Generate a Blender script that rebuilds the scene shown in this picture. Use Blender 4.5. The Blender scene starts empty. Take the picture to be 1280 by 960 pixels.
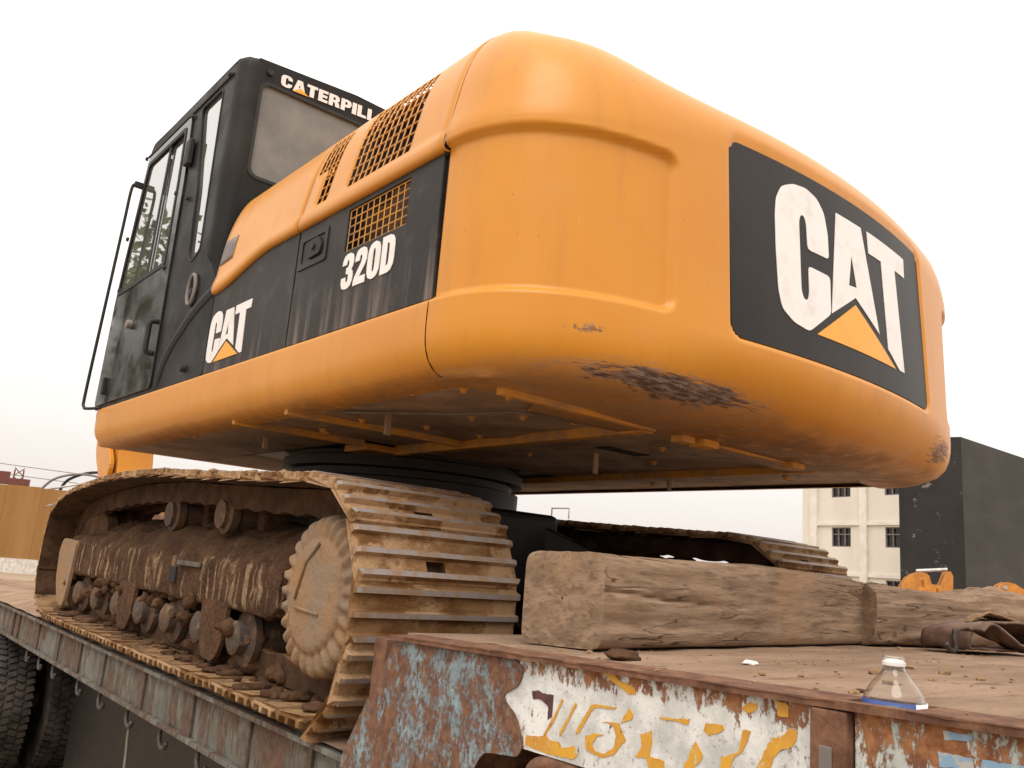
import bpy, bmesh, math, random
from mathutils import Vector, Matrix, noise as mnoise
from mathutils.geometry import tessellate_polygon
random.seed(7)
R = math.radians
scene = bpy.context.scene
col = scene.collection

# ------------------------------------------------------------------ camera
CAM = Vector((-2.6291, -4.1229, 0.5016)); YAW, PITCH, ROLL = R(39.279), R(12.3325), R(4.6166)
fw = Vector((math.sin(YAW)*math.cos(PITCH), math.cos(YAW)*math.cos(PITCH), math.sin(PITCH)))
r0 = Vector((math.cos(YAW), -math.sin(YAW), 0)); u0 = r0.cross(fw)
rt = r0*math.cos(ROLL) + u0*math.sin(ROLL); up = -r0*math.sin(ROLL) + u0*math.cos(ROLL)
cd = bpy.data.cameras.new('camera'); cam = bpy.data.objects.new('camera', cd); col.objects.link(cam)
cam.matrix_world = Matrix(((rt.x, up.x, -fw.x, CAM.x), (rt.y, up.y, -fw.y, CAM.y), (rt.z, up.z, -fw.z, CAM.z), (0, 0, 0, 1)))
cd.sensor_width = 36; cd.lens = 36*1052.16/1280; cd.clip_start = .05; cd.clip_end = 2000
scene.camera = cam

# ------------------------------------------------------------------ sky, sun, exposure
SUN_AZ, SUN_EL = R(232), R(54)          # compass bearing the light comes from (0 = +Y, 90 = +X)
w = bpy.data.worlds.new('World'); scene.world = w; w.use_nodes = True
nt = w.node_tree; nt.nodes.clear()
out = nt.nodes.new('ShaderNodeOutputWorld'); bg = nt.nodes.new('ShaderNodeBackground')
sky = nt.nodes.new('ShaderNodeTexSky'); sky.sky_type = 'NISHITA'; sky.sun_disc = False
sky.sun_elevation = SUN_EL; sky.sun_rotation = SUN_AZ; sky.dust_density = 6; sky.air_density = 1.2
hs = nt.nodes.new('ShaderNodeHueSaturation'); hs.inputs['Saturation'].default_value = .12; hs.inputs['Value'].default_value = 1.0
nt.links.new(sky.outputs[0], hs.inputs['Color'])
tc = nt.nodes.new('ShaderNodeTexCoord'); sx = nt.nodes.new('ShaderNodeSeparateXYZ')
nt.links.new(tc.outputs['Generated'], sx.inputs[0])
rp = nt.nodes.new('ShaderNodeValToRGB')   # overcast: horizon dimmer than zenith
el = rp.color_ramp.elements
el[0].position = 0.0; el[0].color = (7.2, 6.55, 6.05, 1)
el[1].position = 1.0; el[1].color = (17.5, 16.6, 15.6, 1)
e = el.new(.10); e.color = (8.5, 7.95, 7.5, 1)
e = el.new(.26); e.color = (11.0, 10.5, 9.95, 1)
nt.links.new(sx.outputs['Z'], rp.inputs[0])
mx = nt.nodes.new('ShaderNodeMix'); mx.data_type = 'RGBA'; mx.inputs[0].default_value = .88
nt.links.new(hs.outputs[0], mx.inputs[6]); nt.links.new(rp.outputs[0], mx.inputs[7])
nt.links.new(mx.outputs[2], bg.inputs['Color']); bg.inputs['Strength'].default_value = .105
nt.links.new(bg.outputs[0], out.inputs[0])

sd = bpy.data.lights.new('sun', 'SUN'); sd.energy = 1.1; sd.angle = R(34); sd.color = (1, .95, .88)
sun = bpy.data.objects.new('sun', sd); col.objects.link(sun)
sdir = Vector((math.sin(SUN_AZ)*math.cos(SUN_EL), math.cos(SUN_AZ)*math.cos(SUN_EL), math.sin(SUN_EL)))
sun.rotation_euler = sdir.to_track_quat('Z', 'Y').to_euler(); sun.location = sdir*30
vs = scene.view_settings; vs.view_transform = 'Standard'; vs.look = 'None'; vs.exposure = .30; vs.gamma = 1; vs.use_curve_mapping = False
scene.render.resolution_x = 1024; scene.render.resolution_y = 768
scene.render.engine = 'CYCLES'

# ------------------------------------------------------------------ material helper
class G:
    def __init__(s, name):
        s.m = bpy.data.materials.new(name); s.m.use_nodes = True
        s.nt = s.m.node_tree; s.b = s.nt.nodes['Principled BSDF']
        s.geo = s.nt.nodes.new('ShaderNodeNewGeometry'); s.pos = s.geo.outputs['Position']
        s._xyz = None
    def n(s, t): return s.nt.nodes.new(t)
    def put(s, sock, v):
        if hasattr(v, 'is_output'): s.nt.links.new(v, sock)
        else:
            if isinstance(v, tuple) and len(v) == 3 and sock.type == 'RGBA': v = v+(1,)
            sock.default_value = v
    @property
    def xyz(s):
        if not s._xyz:
            q = s.n('ShaderNodeSeparateXYZ'); s.put(q.inputs[0], s.pos); s._xyz = q.outputs
        return s._xyz
    def scaled(s, sc, off=(0, 0, 0)):
        q = s.n('ShaderNodeMapping'); s.put(q.inputs['Vector'], s.pos); q.inputs['Scale'].default_value = sc; q.inputs['Location'].default_value = off
        return q.outputs[0]
    def noise(s, scale=5, detail=5, rough=.55, vec=None, dist=0):
        q = s.n('ShaderNodeTexNoise'); s.put(q.inputs['Vector'], vec if vec is not None else s.pos)
        q.inputs['Scale'].default_value = scale; q.inputs['Detail'].default_value = detail; q.inputs['Roughness'].default_value = rough
        q.inputs['Distortion'].default_value = dist
        return q.outputs['Fac']
    def vor(s, scale, vec=None, rnd=1):
        q = s.n('ShaderNodeTexVoronoi'); s.put(q.inputs['Vector'], vec if vec is not None else s.pos); q.inputs['Scale'].default_value = scale
        return q.outputs['Distance']
    def math(s, op, a, b=0.0, c=None):
        q = s.n('ShaderNodeMath'); q.operation = op; s.put(q.inputs[0], a); s.put(q.inputs[1], b)
        if c is not None: s.put(q.inputs[2], c)
        return q.outputs[0]
    def step(s, v, lo, hi):
        q = s.n('ShaderNodeMapRange'); q.interpolation_type = 'SMOOTHSTEP'; s.put(q.inputs[0], v)
        if lo < hi: q.inputs[1].default_value = lo; q.inputs[2].default_value = hi; q.inputs[3].default_value = 0; q.inputs[4].default_value = 1
        else: q.inputs[1].default_value = hi; q.inputs[2].default_value = lo; q.inputs[3].default_value = 1; q.inputs[4].default_value = 0
        return q.outputs[0]
    def mul(s, *a):
        v = a[0]
        for k in a[1:]: v = s.math('MULTIPLY', v, k)
        return v
    def mix(s, f, a, b):
        q = s.n('ShaderNodeMix'); q.data_type = 'RGBA'; s.put(q.inputs[0], f); s.put(q.inputs[6], a); s.put(q.inputs[7], b)
        return q.outputs[2]
    def mixf(s, f, a, b):
        q = s.n('ShaderNodeMix'); q.data_type = 'FLOAT'; s.put(q.inputs[0], f); s.put(q.inputs[2], a); s.put(q.inputs[3], b)
        return q.outputs[0]
    def bump(s, h, strength=.3, dist=.01):
        q = s.n('ShaderNodeBump'); s.put(q.inputs['Height'], h); q.inputs['Strength'].default_value = strength; q.inputs['Distance'].default_value = dist
        s.put(s.b.inputs['Normal'], q.outputs[0])
    def done(s, base, rough=.6, metal=0.0, spec=.5, coat=0.0):
        s.put(s.b.inputs['Base Color'], base); s.put(s.b.inputs['Roughness'], rough); s.put(s.b.inputs['Metallic'], metal)
        s.b.inputs['Specular IOR Level'].default_value = spec; s.put(s.b.inputs['Coat Weight'], coat); s.b.inputs['Coat Roughness'].default_value = .12
        return s.m

M = {}
def plain(name, c, rough=.6, metal=0.0, var=.25, scale=9, spec=.5, bump=.15):
    g = G(name); n = g.noise(scale, 6, .6); d = tuple(x*(1-var) for x in c); l = tuple(min(1, x*(1+var*.6)) for x in c)
    g.bump(g.noise(scale*5, 5), bump, .004)
    M[name] = g.done(g.mix(g.step(n, .3, .7), d, l), rough, metal, spec); return M[name]

def yellow(name, scrape=False):
    g = G(name); z = g.xyz['Z']
    c = g.mix(g.step(g.noise(1.4, 4), .3, .7), (.575, .224, .016), (.625, .258, .023))
    film = g.mul(g.step(g.noise(7, 7, .65), .45, .8), .13)
    c = g.mix(film, c, (.56, .33, .13))
    rain = g.mul(g.step(g.noise(13, 6, .65, g.scaled((1, 1, .07))), .48, .74), .42)
    c = g.mix(rain, c, (.43, .185, .03))
    # thin scratches and specks
    sc = g.step(g.noise(60, 2, .5, g.scaled((1, 1, .12))), .74, .80)
    c = g.mix(g.mul(sc, .35), c, (.55, .40, .26))
    sp = g.step(g.math('ADD', g.vor(26), g.mul(g.math('SUBTRACT', g.noise(120, 3), .5), .12)), .075, .045); spn = g.step(g.noise(4.3, 3), .55, .60)
    c = g.mix(g.mul(sp, spn, .8), c, (.16, .08, .04))
    # dried mud film carried up from below, ragged upper edge
    zz = g.math('ADD', z, g.mul(g.math('SUBTRACT', g.noise(5, 6, .7, g.scaled((1, 1, 2.2))), .5), .09))
    mud = g.mul(g.step(zz, 1.05, .985), g.step(g.noise(11, 6, .7), .28, .5), .85)
    c = g.mix(mud, c, (.20, .115, .06))
    rough = g.mixf(mud, g.mixf(film, .36, .6), .85)
    if scrape:
        x = g.xyz['X']
        def blob(cx, cz, rx, rz, k=0.0):
            dx = g.math('DIVIDE', g.math('SUBTRACT', x, cx), rx)
            dz = g.math('DIVIDE', g.math('SUBTRACT', g.math('ADD', z, g.mul(g.math('SUBTRACT', x, cx), k)), cz), rz)
            return g.math('SQRT', g.math('ADD', g.mul(dx, dx), g.mul(dz, dz)))
        str_ = g.noise(13, 7, .78, g.scaled((.7, .7, 9)))
        m1 = g.step(g.math('ADD', blob(-.76, 1.046, .36, .030), g.mul(g.math('SUBTRACT', str_, .5), 2.6)), 1.0, .72)
        m2 = g.step(g.math('ADD', blob(.85, 1.10, .14, .06), g.mul(g.math('SUBTRACT', str_, .5), 3.2)), .9, .5)
        m3 = g.step(g.math('ADD', blob(-1.10, 1.145, .06, .020), g.mul(g.math('SUBTRACT', g.noise(60, 4, .7), .5), 4)), .55, .3)
        bare = g.mix(g.step(g.noise(30, 5, .7, g.scaled((.6, 1, 5))), .4, .62), (.085, .045, .030), (.27, .21, .18))
        m = g.math('MAXIMUM', g.math('MAXIMUM', m1, g.mul(m2, .8)), g.mul(m3, .7))
        c = g.mix(m, c, bare); rough = g.mixf(m, rough, .7)
        halo = g.mul(g.step(g.math('ADD', blob(-.78, 1.03, .55, .06), g.mul(g.math('SUBTRACT', str_, .5), 2)), 1.1, .6), .5)
        c = g.mix(g.mul(halo, g.math('SUBTRACT', 1, m)), c, (.40, .24, .12))
    g.bump(g.math('ADD', g.mul(g.noise(240, 3, .5), .04), g.noise(2.6, 2, .5)), .05, .02)
    M[name] = g.done(c, rough, 0, .36, .05); return M[name]
yellow('yellow_paint'); yellow('counterweight_paint', True)

g = G('black_panel'); z = g.xyz['Z']
c = g.mix(g.step(g.noise(2.2, 5), .3, .7), (.018, .0148, .0132), (.032, .0265, .0235))
st = g.mul(g.step(g.noise(22, 5, .6, g.scaled((1, 1, .06))), .45, .75), g.step(g.math('ADD', z, g.mul(g.noise(14, 4), .2)), 1.62, 1.30))
c = g.mix(g.mul(st, .8), c, (.27, .22, .19)); c = g.mix(g.mul(g.step(g.noise(9, 7, .7), .5, .8), .22), c, (.22, .18, .15))
M['black_panel'] = g.done(c, g.mixf(st, .5, .8), 0, .22)
g = G('black_cab'); c = g.mix(g.step(g.noise(2.5, 6, .6), .35, .75), (.011, .0095, .0085), (.027, .0225, .020))
M['black_cab'] = g.done(c, g.mixf(g.step(g.noise(4, 5), .3, .7), .45, .65), 0, .22)
g = G('black_gloss'); c = g.mix(g.step(g.noise(5, 6, .65), .45, .8), (.014, .013, .012), (.05, .045, .04))
M['black_gloss'] = g.done(c, g.mixf(g.step(g.noise(6, 6), .35, .75), .07, .26), 0, .5)
plain('black_rubber', (.018, .016, .015), .7); plain('decal_black', (.019, .015, .013), .45, 0, .3, 4, .25, .02)
g = G('decal_white'); c = g.mix(g.mul(g.step(g.noise(14, 6, .65), .45, .8), .5), (.78, .75, .73), (.55, .48, .43)); M['decal_white'] = g.done(c, .4)
g = G('decal_yellow'); c = g.mix(g.mul(g.step(g.noise(12, 6, .65), .45, .8), .4), (.82, .36, .02), (.6, .26, .03)); M['decal_yellow'] = g.done(c, .4)
plain('dark_inside', (.012, .010, .009), .9)
g = G('underside'); c = g.mix(g.step(g.noise(3.2, 7, .65, None, .6), .35, .66), (.28, .18, .115), (.50, .36, .25))  # dust tone, brightened to stand in for bounce light from below
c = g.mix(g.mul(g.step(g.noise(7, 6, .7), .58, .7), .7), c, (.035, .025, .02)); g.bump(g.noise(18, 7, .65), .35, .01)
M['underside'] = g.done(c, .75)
g = G('rib_yellow'); c = g.mix(g.step(g.noise(7, 6, .65), .4, .66), (.66, .30, .04), (.36, .21, .10)); M['rib_yellow'] = g.done(c, .6)
plain('radiator_brown', (.13, .060, .022), .8, 0, .5, 20)
plain('grease_shade_black', (.016, .0122, .010), .5, .2, .4, 14)  # grease on machine parts; below the trailer deck it stands in for deep shade

def mudmat(name, a, b, c3, streak=False, bumpd=.02):
    g = G(name); c = g.mix(g.step(g.noise(9, 8, .68), .34, .66), a, b)
    c = g.mix(g.mul(g.step(g.noise(26, 6, .7), .55, .72), .75), c, c3)
    if streak:
        zz = g.math('ADD', g.xyz['Z'], g.mul(g.math('SUBTRACT', g.noise(14, 3), .5), .1))
        band = g.mul(g.step(zz, .27, .29), g.step(zz, .475, .43))
        s1 = g.mul(g.step(g.noise(20, 5, .6, g.scaled((1, 1, .13))), .54, .60), g.step(g.noise(5, 4, .6), .36, .50))
        c = g.mix(g.mul(band, s1, .95), c, g.mix(g.step(g.noise(40, 4), .4, .6), (.38, .26, .15), (.26, .175, .105)))
    g.bump(g.math('ADD', g.noise(38, 8, .7), g.mul(g.vor(60), .4)), .9, bumpd)
    M[name] = g.done(c, .92, 0, .2); return M[name]
mudmat('mud_dark', (.070, .034, .017), (.13, .067, .035), (.20, .118, .064))
mudmat('mud_frame', (.060, .028, .014), (.115, .057, .029), (.19, .108, .058), True, .03)
mudmat('mud_tan', (.26, .155, .080), (.36, .23, .125), (.44, .31, .19), bumpd=.012)
mudmat('dirt_ground', (.32, .235, .16), (.42, .32, .225), (.50, .40, .30))

g = G('track_steel')
oi = g.n('ShaderNodeObjectInfo').outputs['Random']
v2 = g.n('ShaderNodeVectorMath'); v2.operation = 'ADD'; g.put(v2.inputs[0], g.pos); g.put(v2.inputs[1], oi)
c = g.mix(g.step(g.noise(13, 6, .6, g.scaled((.45, 1, 1))), .40, .60), (.150, .066, .017), (.27, .15, .066))
c = g.mix(g.mul(g.step(g.noise(4.5, 6, .65, v2.outputs[0]), .485, .55), .85), c, (.40, .25, .135))
c = g.mix(g.mul(g.step(g.noise(30, 5, .7), .58, .7), .55), c, (.13, .07, .035))
g.bump(g.math('ADD', g.noise(45, 7, .7), g.mul(g.step(g.noise(4.5, 6, .65, v2.outputs[0]), .45, .6), .8)), .6, .012)
M['track_steel'] = g.done(c, .8, 0, .3)
g = G('grouser_tip'); c = g.mix(g.step(g.noise(22, 6, .65), .40, .64), (.30, .265, .255), (.30, .19, .11)); g.bump(g.noise(70, 6), .3, .005)
M['grouser_tip'] = g.done(c, .55, .25, .5)
g = G('shoe_under'); c = g.mix(g.step(g.noise(10, 7, .66), .35, .65), (.046, .023, .012), (.098, .052, .028))
nzz = g.n('ShaderNodeSeparateXYZ'); g.put(nzz.inputs[0], g.geo.outputs['Normal'])
c = g.mix(g.mul(g.step(nzz.outputs['Z'], .55, .9), g.step(g.noise(12, 6, .7), .3, .6), .9), c, (.36, .215, .105)); g.bump(g.noise(34, 7, .7), .7, .015)
M['shoe_under'] = g.done(c, .9, 0, .2)
g = G('final_drive_mud'); c = g.mix(g.step(g.noise(8, 7, .65), .36, .62), (.33, .195, .10), (.27, .195, .135))
c = g.mix(g.mul(g.step(g.noise(22, 7, .7), .55, .7), .5), c, (.20, .12, .065)); g.bump(g.noise(40, 8, .72), .8, .012)
M['final_drive_mud'] = g.done(c, .92, 0, .2)
g = G('roller_muddy'); c = g.mix(g.step(g.noise(11, 7, .7), .42, .58), (.075, .058, .048), (.13, .072, .04)); c = g.mix(g.mul(g.step(g.noise(28, 6, .7), .54, .66), .7), c, (.27, .18, .105)); g.bump(g.noise(36, 7, .7), .7, .012); M['roller_muddy'] = g.done(c, .75, .1, .3)
plain('roller_steel', (.10, .082, .07), .55, .3, .45, 18)

def rusty(name, paint, top=None, level=.5, blend=.05, sc=1.0, aniso=(1, 1, .55), zband=None, ra=(.105, .048, .030), rb_=(.22, .110, .062)):
    g = G(name)
    rust = g.mix(g.step(g.noise(14*sc, 7, .7), .35, .65), ra, rb_)
    rust = g.mix(g.mul(g.step(g.noise(5*sc, 5), .5, .7), .6), rust, (.16, .085, .06))
    n = g.noise(9*sc, 12, .78, g.scaled(aniso))
    n2 = g.noise(34*sc, 8, .72, g.scaled(aniso))
    big = g.noise(2.2*sc, 3, .5)
    h = g.math('ADD', g.math('ADD', g.mul(n, .62), g.mul(n2, .38)), g.mul(g.math('SUBTRACT', big, .5), .30))
    if zband:      # strip along the top edge where the paint has gone, given by depth below the sloping deck edge
        y = g.xyz['Y']; edge = g.math('ADD', g.mul(g.math('ADD', y, 2.232), -.031), .313)
        d = g.math('SUBTRACT', edge, g.xyz['Z'])
        bnd = g.mul(g.step(d, .006, .014), g.step(g.math('ADD', d, g.mul(g.math('SUBTRACT', g.noise(16, 4), .5), .05)), zband, zband*.6))
        h = g.math('SUBTRACT', h, g.mul(bnd, .085))
    m = g.step(h, level-blend, level+blend)
    pc = g.mix(g.step(g.noise(6*sc, 6, .65), .35, .7), tuple(x*.62 for x in paint), paint)
    fleck = g.step(g.noise(70*sc, 4, .6), .62, .68)
    pc = g.mix(g.mul(fleck, .6), pc, (.2, .1, .06))
    c = g.mix(m, rust, pc)
    g.bump(g.math('ADD', g.mul(m, .6), g.mul(g.noise(60*sc, 7, .7), .5)), .55, .006)
    M[name] = g.done(c, g.mixf(m, .9, .6), 0, .3); return M[name]
rusty('rust_blue', (.27, .355, .39), level=.525, sc=2.6, aniso=(1, 1, .7), blend=.045)
rusty('rust_white', (.74, .75, .73), level=.405, sc=2.0, aniso=(1, 1, .5), zband=.062, blend=.02, ra=(.17, .062, .026), rb_=(.36, .165, .075))
rusty('rust_white2', (.62, .66, .62), level=.465, sc=2.2, aniso=(1, 1, .5), zband=.075, blend=.02, ra=(.17, .062, .026), rb_=(.38, .175, .075))
rusty('rust_brown', (.14, .12, .10), level=.50, sc=1.8, ra=(.075, .045, .033), rb_=(.15, .09, .062))
rusty('rust_grey', (.19, .19, .16), level=.50, ra=(.075, .045, .033), rb_=(.15, .09, .062), sc=1.6, aniso=(1, 1, .22))
rusty('rust_only', (.22, .15, .12), level=.60, sc=1.5)
g = G('paint_yellow_worn'); n = g.noise(30, 7, .72, g.scaled((1, 1, .6))); c = g.mix(g.step(n, .33, .40), (.24, .10, .045), g.mix(g.step(g.noise(12, 5, .7), .4, .65), (.62, .33, .03), (.52, .25, .035))); c = g.mix(g.step(g.noise(75, 5, .7, g.scaled((1, 1, .6))), .60, .66), c, (.50, .44, .36))
g.bump(n, .4, .003); M['paint_yellow_worn'] = g.done(c, .65)
plain('paint_maroon', (.10, .035, .035), .7, 0, .4, 30)
g = G('paint_blue_worn'); n = g.noise(45, 7, .72); c = g.mix(g.step(n, .40, .5), (.40, .38, .35), (.20, .33, .46)); M['paint_blue_worn'] = g.done(c, .65)
g = G('deck_dirt'); c = g.mix(g.step(g.noise(4, 8, .66, g.scaled((.45, 1.4, 1))), .34, .68), (.25, .16, .102), (.40, .275, .185))
c = g.mix(g.mul(g.step(g.noise(9, 7, .7, g.scaled((.4, 1.5, 1))), .56, .70), .7), c, (.15, .075, .048))
c = g.mix(g.mul(g.step(g.noise(55, 5, .7), .57, .68), .5), c, (.14, .085, .055)); c = g.mix(g.mul(g.step(g.noise(16, 6, .7, g.scaled((.35, 1.6, 1))), .60, .68), .6), c, (.24, .10, .05)); c = g.mix(g.mul(g.step(g.noise(80, 4, .7), .62, .7), .5), c, (.52, .40, .29))
g.bump(g.noise(60, 8, .75), .9, .010); M['deck_dirt'] = g.done(c, .9, 0, .25)
g = G('timber'); gr = g.noise(7, 8, .65, g.scaled((.35, 2.0, 4.0)), .4)
fine = g.noise(42, 6, .7, g.scaled((.10, 1.0, 1.6)))
c = g.mix(g.step(gr, .34, .66), (.20, .130, .083), (.32, .218, .145)); c = g.mix(g.mul(g.step(fine, .50, .64), .62), c, (.115, .072, .045)); c = g.mix(g.mul(g.step(g.noise(9, 6, .7), .6, .7), .5), c, (.36, .19, .085)); c = g.mix(g.mul(g.step(g.noise(2.6, 5, .6), .5, .72), .6), c, (.33, .20, .105))
c = g.mix(g.mul(g.step(g.noise(4.2, 6, .65), .56, .72), .5), c, (.15, .095, .065))
g.bump(g.math('ADD', g.mul(gr, .35), fine), .45, .010); 
nx_ = g.n('ShaderNodeSeparateXYZ'); g.put(nx_.inputs[0], g.geo.outputs['Normal'])
ck_ = g.noise(8, 3, .5, g.scaled((.035, 1.0, 2.4))); crk = g.step(g.math('ABSOLUTE', g.math('SUBTRACT', ck_, .5)), .011, .004); crk = g.mul(crk, g.step(g.noise(2.2, 3), .46, .55), g.step(g.math('ABSOLUTE', nx_.outputs['X']), .75, .5))
c = g.mix(g.mul(crk, .85), c, (.035, .022, .014)); kn = g.step(g.math('ADD', g.vor(5.5), g.mul(g.math('SUBTRACT', g.noise(20, 4), .5), .1)), .085, .05); c = g.mix(g.mul(kn, .7), c, (.09, .05, .03))
M['timber'] = g.done(c, .88, 0, .2)
g = G('tyre'); c = g.mix(g.step(g.noise(9, 6, .6), .35, .7), (.020, .017, .015), (.085, .068, .055)); M['tyre'] = g.done(c, .85)
plain('rim_steel', (.12, .10, .09), .6, .2); plain('hook_steel', (.075, .062, .055), .6, .3, .4, 40)
plain('green_hose', (.03, .11, .07), .45); plain('rope', (.20, .17, .14), .9)
plain('old_rubber_sheet', (.15, .088, .062), .62, 0, .45, 12, .35, .5)
plain('cap_white', (.75, .74, .72), .4); plain('label_blue', (.035, .07, .24), .4, 0, .1); plain('label_white', (.70, .70, .72), .45, 0, .1); plain('label_green', (.12, .33, .12), .45, 0, .1)
g = G('clear_plastic'); M['clear_plastic'] = g.done((.97, .97, .96), .03); g.b.inputs['Transmission Weight'].default_value = 1; g.b.inputs['IOR'].default_value = 1.35
plain('scrap_paper', (.75, .73, .68), .8)
# glass with a dust film
def glassmat(name, tint, dust, dustc, refl=1.5, film=0.0):
    g = G(name); nt = g.nt; o = nt.nodes['Material Output']; nt.nodes.remove(g.b)
    tr = nt.nodes.new('ShaderNodeBsdfTransparent'); tr.inputs[0].default_value = tint+(1,)
    gl = nt.nodes.new('ShaderNodeBsdfGlossy'); gl.inputs['Roughness'].default_value = .015
    fr = nt.nodes.new('ShaderNodeFresnel'); fr.inputs[0].default_value = refl
    m1 = nt.nodes.new('ShaderNodeMixShader'); g.put(m1.inputs[0], g.math('ADD', g.mul(fr.outputs[0], 1-film), film)); nt.links.new(tr.outputs[0], m1.inputs[1]); nt.links.new(gl.outputs[0], m1.inputs[2])
    df = nt.nodes.new('ShaderNodeBsdfDiffuse'); df.inputs[0].default_value = dustc+(1,)
    m2 = nt.nodes.new('ShaderNodeMixShader'); g.put(m2.inputs[0], g.mul(g.mixf(g.step(g.noise(5, 6, .6), .3, .7), .75, 1.2), dust))
    nt.links.new(m1.outputs[0], m2.inputs[1]); nt.links.new(df.outputs[0], m2.inputs[2]); nt.links.new(m2.outputs[0], o.inputs[0]); M[name] = g.m
glassmat('cab_glass', (.72, .80, .73), .10, (.55, .57, .50), 2.4, .62)
glassmat('rear_glass', (.30, .29, .28), .55, (.33, .315, .29), 1.7)
glassmat('window_glass', (.05, .05, .06), .25, (.10, .09, .09), 1.6)
plain('seat_fabric', (.05, .05, .055), .9)
g = G('white_wall'); c = g.mix(g.mul(g.step(g.noise(.7, 6, .6, g.scaled((1, 1, .35))), .4, .75), .5), (.70, .65, .575), (.60, .53, .44)); M['white_wall'] = g.done(c, .85)
plain('white_trim', (.72, .67, .59), .8, 0, .1, 2)
g = G('dark_cladding'); c = g.mix(g.step(g.noise(.5, 7, .65), .35, .7), (.011, .0095, .009), (.020, .0175, .016))
c = g.mix(g.mul(g.step(g.noise(1.9, 7, .75), .60, .64), .8), c, (.20, .18, .165)); M['dark_cladding'] = g.done(c, .8)
g = G('grey_cladding'); c = g.mix(g.step(g.noise(.35, 7, .65, g.scaled((1, 1, 2))), .35, .7), (.032, .029, .025), (.050, .045, .039)); M['grey_cladding'] = g.done(c, .8)
g = G('yellow_wall'); c = g.mix(g.step(g.noise(1.1, 7, .65, g.scaled((1, 1, .12))), .36, .68), (.25, .115, .024), (.32, .165, .047))
c = g.mix(g.mul(g.step(g.noise(2.4, 5, .65, g.scaled((1, 1, .1))), .58, .68), .6), c, (.24, .09, .03)); M['yellow_wall'] = g.done(c, .7)
plain('white_base', (.62, .57, .52), .85); plain('rust_red', (.16, .05, .035), .8); plain('pipe_grey', (.20, .17, .155), .6)
plain('machine_orange', (.52, .20, .028), .5); plain('steel_light', (.50, .48, .46), .4, .5); plain('bark', (.10, .075, .055), .9)
g = G('leaf'); c = g.mix(g.step(g.noise(1.5, 4), .3, .7), (.035, .060, .018), (.085, .11, .035)); M['leaf'] = g.done(c, .7)

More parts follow.
